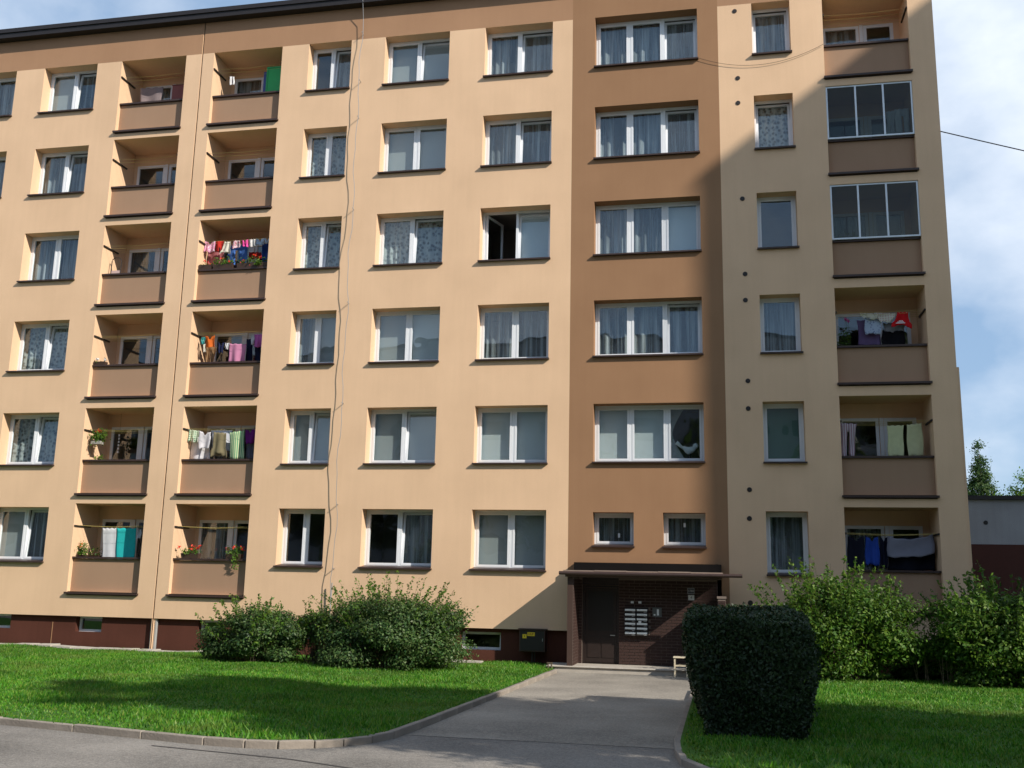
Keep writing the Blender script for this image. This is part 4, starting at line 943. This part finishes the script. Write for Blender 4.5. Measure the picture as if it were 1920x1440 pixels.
# ------------------------------------------------------------------ shrubs, hedge, trees
def shrub(name, lab, cx, cy_, rx, ry, h, nl, mat, H, nshoot, leaf=.034, lumps=22, lean=0):
    z0 = H(cx, cy_); t = empty(name, (cx, cy_, z0), lab, 'shrub')
    P = []; Nn = []; P2 = []
    for i in range(lumps):
        a = NR.uniform(0, 2 * np.pi); r = NR.uniform(0, 1) ** .5 * .74; hz = NR.uniform(.08, .82) * (1 - .22 * r * r)
        c = np.array([cx + rx * r * math.cos(a), cy_ + ry * r * math.sin(a), z0 + h * hz])
        s = np.array([rx, ry, h * .5]) * NR.uniform(.26, .42)
        k = nl // lumps; d = NR.normal(0, 1, (k, 3)); d /= np.linalg.norm(d, axis=1, keepdims=True)
        rr = NR.uniform(0, 1, (k, 1)) ** .33 * NR.uniform(.72, 1.12, (k, 1)); q = c + d * s * rr
        q[:, 2] = np.maximum(q[:, 2], z0 + .04); P.append(q); Nn.append(d + [0, 0, .4])
    stems = MB()
    for i in range(nshoot):
        a = NR.uniform(0, 2 * np.pi); r = NR.uniform(.1, 1) ** .6; ex = cx + rx * r * math.cos(a) + lean; ey = cy_ + ry * r * math.sin(a)
        top = h * (NR.uniform(.82, 1.27) - .38 * r * r); b = np.array([cx + (ex - cx) * .25, cy_ + (ey - cy_) * .25, z0])
        e = np.array([ex, ey, z0 + top]); mid = (b + e) / 2 + np.array([0, 0, .12 * h]) + NR.normal(0, .05, 3)
        pts = [tuple((1 - u) ** 2 * b + 2 * u * (1 - u) * mid + u * u * e) for u in np.linspace(0, 1, 7)]
        stems.tube(pts, .008, 4, .002)
        k = int(46 * NR.uniform(.6, 1.2)); u = NR.uniform(.35, 1, (k, 1)) ** .8
        q = (1 - u) ** 2 * b + 2 * u * (1 - u) * mid + u * u * e + NR.normal(0, 1, (k, 3)) * (.05 * (1.35 - u)); P2.append(q)
    P = np.concatenate(P); Nn = np.concatenate(Nn); v, f = leaf_cloud(P, Nn, leaf, .55); np_mesh('foliage', v, f, mat, t)
    P2 = np.concatenate(P2); v, f = leaf_cloud(P2, NR.normal(0, 1, P2.shape) + [0, 0, .8], leaf * 1.1, .5); np_mesh('new_growth', v, f, LEAF_LIGHT, t)
    stems.build('stems', BARK, t); return t
shrub('shrub', 'low spreading green shrub against the plinth left of the larger one', -11.0, -2.9, 1.6, 1.05, 1.4, 26000, LEAF_BUSH, GL, 55)
shrub('shrub', 'big rounded green shrub in front of the beige wall, left of the path', -7.45, -2.9, 2.05, 1.35, 1.85, 52000, LEAF_BUSH, GL, 170, lumps=60)
shrub('shrub', 'small shrub filling the gap between the low and the big rounded one', -9.4, -2.75, .95, .85, 1.3, 10000, LEAF_BUSH, GL, 34, lumps=16)
shrub('shrub', 'tall bright green shrub behind the clipped hedge, below the lowest balcony', 2.4, -2.5, 1.95, 1.2, 2.2, 40000, LEAF_LIGHT, GR, 190, .042, lumps=60)
shrub('shrub', 'tangled green shrub at the right building corner', 5.9, -2.7, 1.85, 1.2, 2.1, 46000, LEAF_LIGHT, GR, 180, .042, lumps=70)
shrub('shrub', 'low dark shrub filling the gap below the right balcony', 4.4, -1.6, 1.0, .8, .95, 11000, LEAF_BUSH, GR, 24, .038, lumps=18)
shrub('shrub', 'dark shrub at the foot of the annex wall beyond the corner', 8.3, -2.0, 1.5, 1.2, 2.3, 22000, LEAF_BUSH, GR, 40, .042, lumps=28)
# bare dry stalks at the corner
t = empty('dry_stalks', (4.9, -2.4, GR(4.9, -2.4)), 'bare dry brown stalks sticking up between the right shrubs', 'stalks')
DRY = plain('dry_stem', (.30, .23, .15), .9)
for i in range(22):
    a = NR.uniform(-.8, .5); b = np.array([4.9 + NR.normal(0, .35), -2.4 + NR.normal(0, .3), GR(5, -2.4)]); hh = NR.uniform(1.2, 1.9)
    MB().tube([tuple(b), tuple(b + [a * .25, 0, hh * .5]), tuple(b + [a * .7, NR.normal(0, .1), hh])], .007, 4, .002).build('stalk', DRY, t)

# clipped hedge block
hx0, hx1, hy0, hy1, hz0, hz1 = -.40, 1.12, -12.75, -8.1, .38, 1.90
t = empty('hedge', (.45, -10.4, .4), 'dark clipped square hedge block beside the entrance path', 'hedge')
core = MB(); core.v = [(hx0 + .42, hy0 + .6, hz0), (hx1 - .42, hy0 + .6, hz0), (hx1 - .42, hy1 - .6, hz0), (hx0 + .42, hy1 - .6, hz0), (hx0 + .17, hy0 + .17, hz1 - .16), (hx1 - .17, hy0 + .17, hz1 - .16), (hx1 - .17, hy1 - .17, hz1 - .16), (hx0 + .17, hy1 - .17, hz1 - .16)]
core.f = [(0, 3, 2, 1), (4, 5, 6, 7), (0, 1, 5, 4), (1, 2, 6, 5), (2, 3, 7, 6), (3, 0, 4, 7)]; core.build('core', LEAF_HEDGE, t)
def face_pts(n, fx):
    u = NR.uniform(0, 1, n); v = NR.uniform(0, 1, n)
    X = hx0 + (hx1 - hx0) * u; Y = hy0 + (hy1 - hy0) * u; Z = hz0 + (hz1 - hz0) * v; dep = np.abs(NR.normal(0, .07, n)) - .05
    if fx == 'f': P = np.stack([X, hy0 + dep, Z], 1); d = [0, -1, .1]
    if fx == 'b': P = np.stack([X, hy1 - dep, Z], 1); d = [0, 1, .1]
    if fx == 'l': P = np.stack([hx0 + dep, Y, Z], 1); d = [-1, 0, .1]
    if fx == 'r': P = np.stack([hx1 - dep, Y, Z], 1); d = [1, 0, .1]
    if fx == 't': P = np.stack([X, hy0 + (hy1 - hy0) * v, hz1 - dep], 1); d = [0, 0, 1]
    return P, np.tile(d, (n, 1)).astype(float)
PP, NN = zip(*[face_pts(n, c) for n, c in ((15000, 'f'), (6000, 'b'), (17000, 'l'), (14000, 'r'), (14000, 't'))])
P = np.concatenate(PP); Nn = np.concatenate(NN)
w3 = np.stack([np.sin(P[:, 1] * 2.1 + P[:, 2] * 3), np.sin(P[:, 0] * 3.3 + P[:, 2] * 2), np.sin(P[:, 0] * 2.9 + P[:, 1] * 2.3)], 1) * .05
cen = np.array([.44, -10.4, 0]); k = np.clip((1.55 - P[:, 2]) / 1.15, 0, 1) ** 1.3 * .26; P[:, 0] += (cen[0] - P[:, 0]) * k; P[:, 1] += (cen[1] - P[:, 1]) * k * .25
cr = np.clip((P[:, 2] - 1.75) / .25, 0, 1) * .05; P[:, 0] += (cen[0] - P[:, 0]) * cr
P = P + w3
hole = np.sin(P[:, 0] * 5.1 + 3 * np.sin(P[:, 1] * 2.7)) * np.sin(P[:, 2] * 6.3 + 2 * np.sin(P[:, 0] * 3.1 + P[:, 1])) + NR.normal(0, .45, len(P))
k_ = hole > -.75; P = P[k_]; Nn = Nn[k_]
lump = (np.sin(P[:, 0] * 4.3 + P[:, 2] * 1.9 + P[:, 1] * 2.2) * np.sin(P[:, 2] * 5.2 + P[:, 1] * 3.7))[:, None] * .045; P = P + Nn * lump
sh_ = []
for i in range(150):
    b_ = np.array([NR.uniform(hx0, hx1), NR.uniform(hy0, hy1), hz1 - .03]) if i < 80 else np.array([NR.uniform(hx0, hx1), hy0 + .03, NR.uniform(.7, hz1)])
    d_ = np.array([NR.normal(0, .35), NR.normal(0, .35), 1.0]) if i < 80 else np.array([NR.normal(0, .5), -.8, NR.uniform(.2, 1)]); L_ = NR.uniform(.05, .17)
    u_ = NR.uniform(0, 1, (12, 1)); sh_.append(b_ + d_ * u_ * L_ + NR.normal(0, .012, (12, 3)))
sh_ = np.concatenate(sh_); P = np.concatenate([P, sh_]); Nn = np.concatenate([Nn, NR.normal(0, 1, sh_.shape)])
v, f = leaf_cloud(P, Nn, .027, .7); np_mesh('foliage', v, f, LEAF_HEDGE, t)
for i in range(24): x_, y_ = NR.uniform(hx0 + .45, hx1 - .45), NR.uniform(hy0 + .6, hy1 - .6); MB().tube([(x_, y_, .36), (x_ + .05, y_ - .03, 1.0)], .014, 5).build('stem', BARK, t)

def tree(name, lab, x, y, z0, trunk_h, lumps, leaf, nl, mat, r0=.16, group=None):
    t = empty(name, (x, y, z0), lab, 'tree', group); m = MB()
    top = max(l[2] for l in lumps); m.tube([(x, y, z0 - .1), (x + .05, y, z0 + trunk_h * .5), (x, y + .05, z0 + trunk_h), (x, y, z0 + top * .9)], r0, 9, r0 * .25)
    P = []; Nn = []; tot = sum(l[3] * l[4] * l[5] for l in lumps) ; 
    for lx, ly, lz, sx, sy_, sz in lumps:
        c = np.array([x + lx, y + ly, z0 + lz]); b = np.array([x, y, z0 + max(trunk_h * .6, lz * .62)])
        m.tube([tuple(b), tuple((b + c) / 2 + [0, 0, .15]), tuple(c)], r0 * .4, 6, r0 * .1)
        k = int(nl * (sx * sy_ * sz) ** .8 / sum((q[3] * q[4] * q[5]) ** .8 for q in lumps)); nsub = max(6, k // 90)
        d = NR.normal(0, 1, (nsub, 3)); d /= np.linalg.norm(d, axis=1, keepdims=True); sub = c + d * np.array([sx, sy_, sz]) * NR.uniform(.25, 1, (nsub, 1)) ** .5
        idx = NR.integers(0, nsub, k); q = sub[idx] + NR.normal(0, 1, (k, 3)) * leaf * 2.2; P.append(q); Nn.append(d[idx] + [0, 0, .4])
    m.build('trunk', BARK, t, smooth=True); P = np.concatenate(P); v, f = leaf_cloud(P, np.concatenate(Nn), leaf, .7); np_mesh('crown', v, f, mat, t); return t
# trees standing right of and behind the camera's field: their shade lies over the front lawn and the path
tree('street_tree', 'dense street tree right of the view shading the lawn by the hedge', 10.0, -14.6, .4, 2.6,
     [(0, 0, 5.4, 2.3, 2.5, 2.0), (1.4, -.8, 5.0, 1.9, 1.9, 1.6), (-1.2, .9, 5.2, 1.7, 1.7, 1.5), (.3, .4, 7.0, 1.6, 1.7, 1.2), (2.6, .3, 4.6, 1.7, 1.8, 1.4), (-.4, -1.8, 4.6, 1.8, 1.7, 1.5), (3.6, 1.2, 4.4, 1.5, 1.5, 1.2), (1.0, -2.6, 4.2, 1.7, 1.6, 1.3), (-2.4, -.6, 5.6, 1.7, 1.7, 1.3), (-1.6, -2.2, 6.2, 1.7, 1.7, 1.3), (-.6, -.6, 7.6, 1.6, 1.6, 1.1), (-3.9, .3, 6.1, 1.5, 1.5, 1.0), (-3.4, -1.7, 6.1, 1.5, 1.4, 1.0), (-4.3, -2.6, 6.3, 1.2, 1.0, .7), (-4.1, -3.8, 6.0, 1.0, .9, .6), (-2.9, -4.6, 6.0, .9, .8, .5), (-1.1, -3.7, 6.0, 1.4, 1.2, .8), (.9, -4.2, 6.0, 1.4, 1.2, .8)], .10, 112000, LEAF_TREE, .2, 'trees out of view')
tree('street_tree', 'tall street tree right of the view with patchy shade over the left lawn', 8.4, -17.9, .45, 4.0,
     [(0, -.8, 10.1, 1.5, 1.4, 1.1), (-1.2, -.3, 11.5, 1.2, 1.2, .9), (-1.1, 1.0, 12.0, 1.0, .9, .6), (-1.2, -2.2, 13.0, .55, .55, .35), (-.8, -3.2, 12.8, .55, .5, .3), (-.4, -1.9, 9.5, 1.3, 1.2, .9), (-.4, .8, 10.6, 1.4, 1.3, .9), (-1.7, -1.0, 13.0, .5, .5, .3), (-.35, -2.0, 11.4, 1.0, .9, .7), (.3, .3, 8.6, 1.5, 1.4, 1.0), (-.3, 2.0, 9.6, 1.3, 1.2, .8), (0, 0, 9.6, 1.3, 1.3, .9)], .10, 56000, LEAF_TREE, .22, 'trees out of view')
for i, (tx, ty, s_) in enumerate(((-34, -37, 1.1), (-26, -40, .95), (-18, -37.5, 1.15), (-9, -40, 1.0), (-1, -38, 1.1), (7, -41, 1.05), (15, -38, .9))):  # unseen row added to deepen ground shade and darken low window reflections
    tree('added_screen_tree', 'broad leafy tree added unseen behind the viewer to block low skylight', tx, ty, .5, 3 * s_,
         [(0, 0, 7 * s_, 3 * s_, 3 * s_, 2.6 * s_), (2.2, .5, 6 * s_, 2.2, 2.2, 1.8), (-2.2, -.4, 6 * s_, 2.2, 2.2, 1.8), (.3, 0, 9.6 * s_, 2.0, 2.0, 1.6)], .22, 7000, LEAF_TREE, .24, 'trees out of view')
# poplar and a thin tree behind the annex
tree('poplar', 'slim tall poplar rising behind the grey annex', 16.3, 42, 0, 2.0,
     [(0, 0, 5.0, 1.1, 1.0, 3.0), (0, 0, 8.3, .72, .72, 1.7), (.02, 0, 9.9, .48, .5, 1.2), (0, 0, 11.0, .22, .25, .9), (-.55, 0, 8.6, .35, .4, 1.2), (.45, 0, 8.2, .4, .4, 1.0)], .075, 24000, LEAF_BUSH, .2)
tree('thin_tree', 'thin leaved tree behind the annex beside the poplar', 17.5, 40, 0, 2.5,
     [(0, 0, 7.6, .9, .8, 1.0), (.35, 0, 8.8, .5, .5, .7), (-.7, 0, 7.6, .6, .6, .8), (1.1, 0, 8.1, .6, .5, .5)], .085, 2600, LEAF_LIGHT, .12)

# grey annex beyond the right gable
t = empty('annex_building', (18, 8, 0), 'low grey rendered annex with brown base beyond the right gable', 'building')
MB().box(6.1, 34, 4.0, 13, 3.6, 4.82).build('upper_wall', GREYW, t); MB().box(6.1, 34, 3.97, 13.02, -.3, 3.597).build('base_wall', plain('brown_base', (.075, .026, .020), .9, bump=.3), t)
MB().box(6.0, 34.1, 3.88, 13.1, 4.823, 4.93).build('roof_edge', ROOF, t); MB().tube([(7.22, 3.99, 4.19), (7.22, 4.2, 4.19)], .06, 14).build('vent', DARK, t)
# tower block out of view on the right: throws the broad shadow over the right end of the facade
t = empty('tower_block', (40, -10, 0), 'tall apartment tower out of view on the right casting shade on the facade', 'building')
MB().box(31.0, 48, -17.0, -2, -.3, 36.6).build('wall', BEIGE, t); MB().box(30.97, 48.03, -17.03, -1.97, 36.603, 36.9).build('roof_edge', ROOF, t)
for n in range(12):
    for j in range(5):
        MB().box(30.95, 30.998, -16 + j * 2.8, -14.4 + j * 2.8, 2.6 + n * 2.8, 4.1 + n * 2.8).build('window', GLASS2, t)
# unseen block added behind the viewer to hold back skylight on the facade
t = empty('added_sky_screen', (-33, -55, 0), 'long apartment block added unseen behind the viewer to hold back skylight', 'building')
MB().box(-90, 24, -62, -48, -.4, 20.5).build('wall', GREYW, t); MB().box(-90.1, 24.1, -62.1, -47.9, 20.503, 20.8).build('roof_edge', ROOF, t)
for n in range(6):
    for j in range(28): MB().box(-86 + j * 3.8, -84 + j * 3.8, -47.998, -47.95, 1.8 + n * 2.8, 3.3 + n * 2.8).build('window', GLASS2, t)
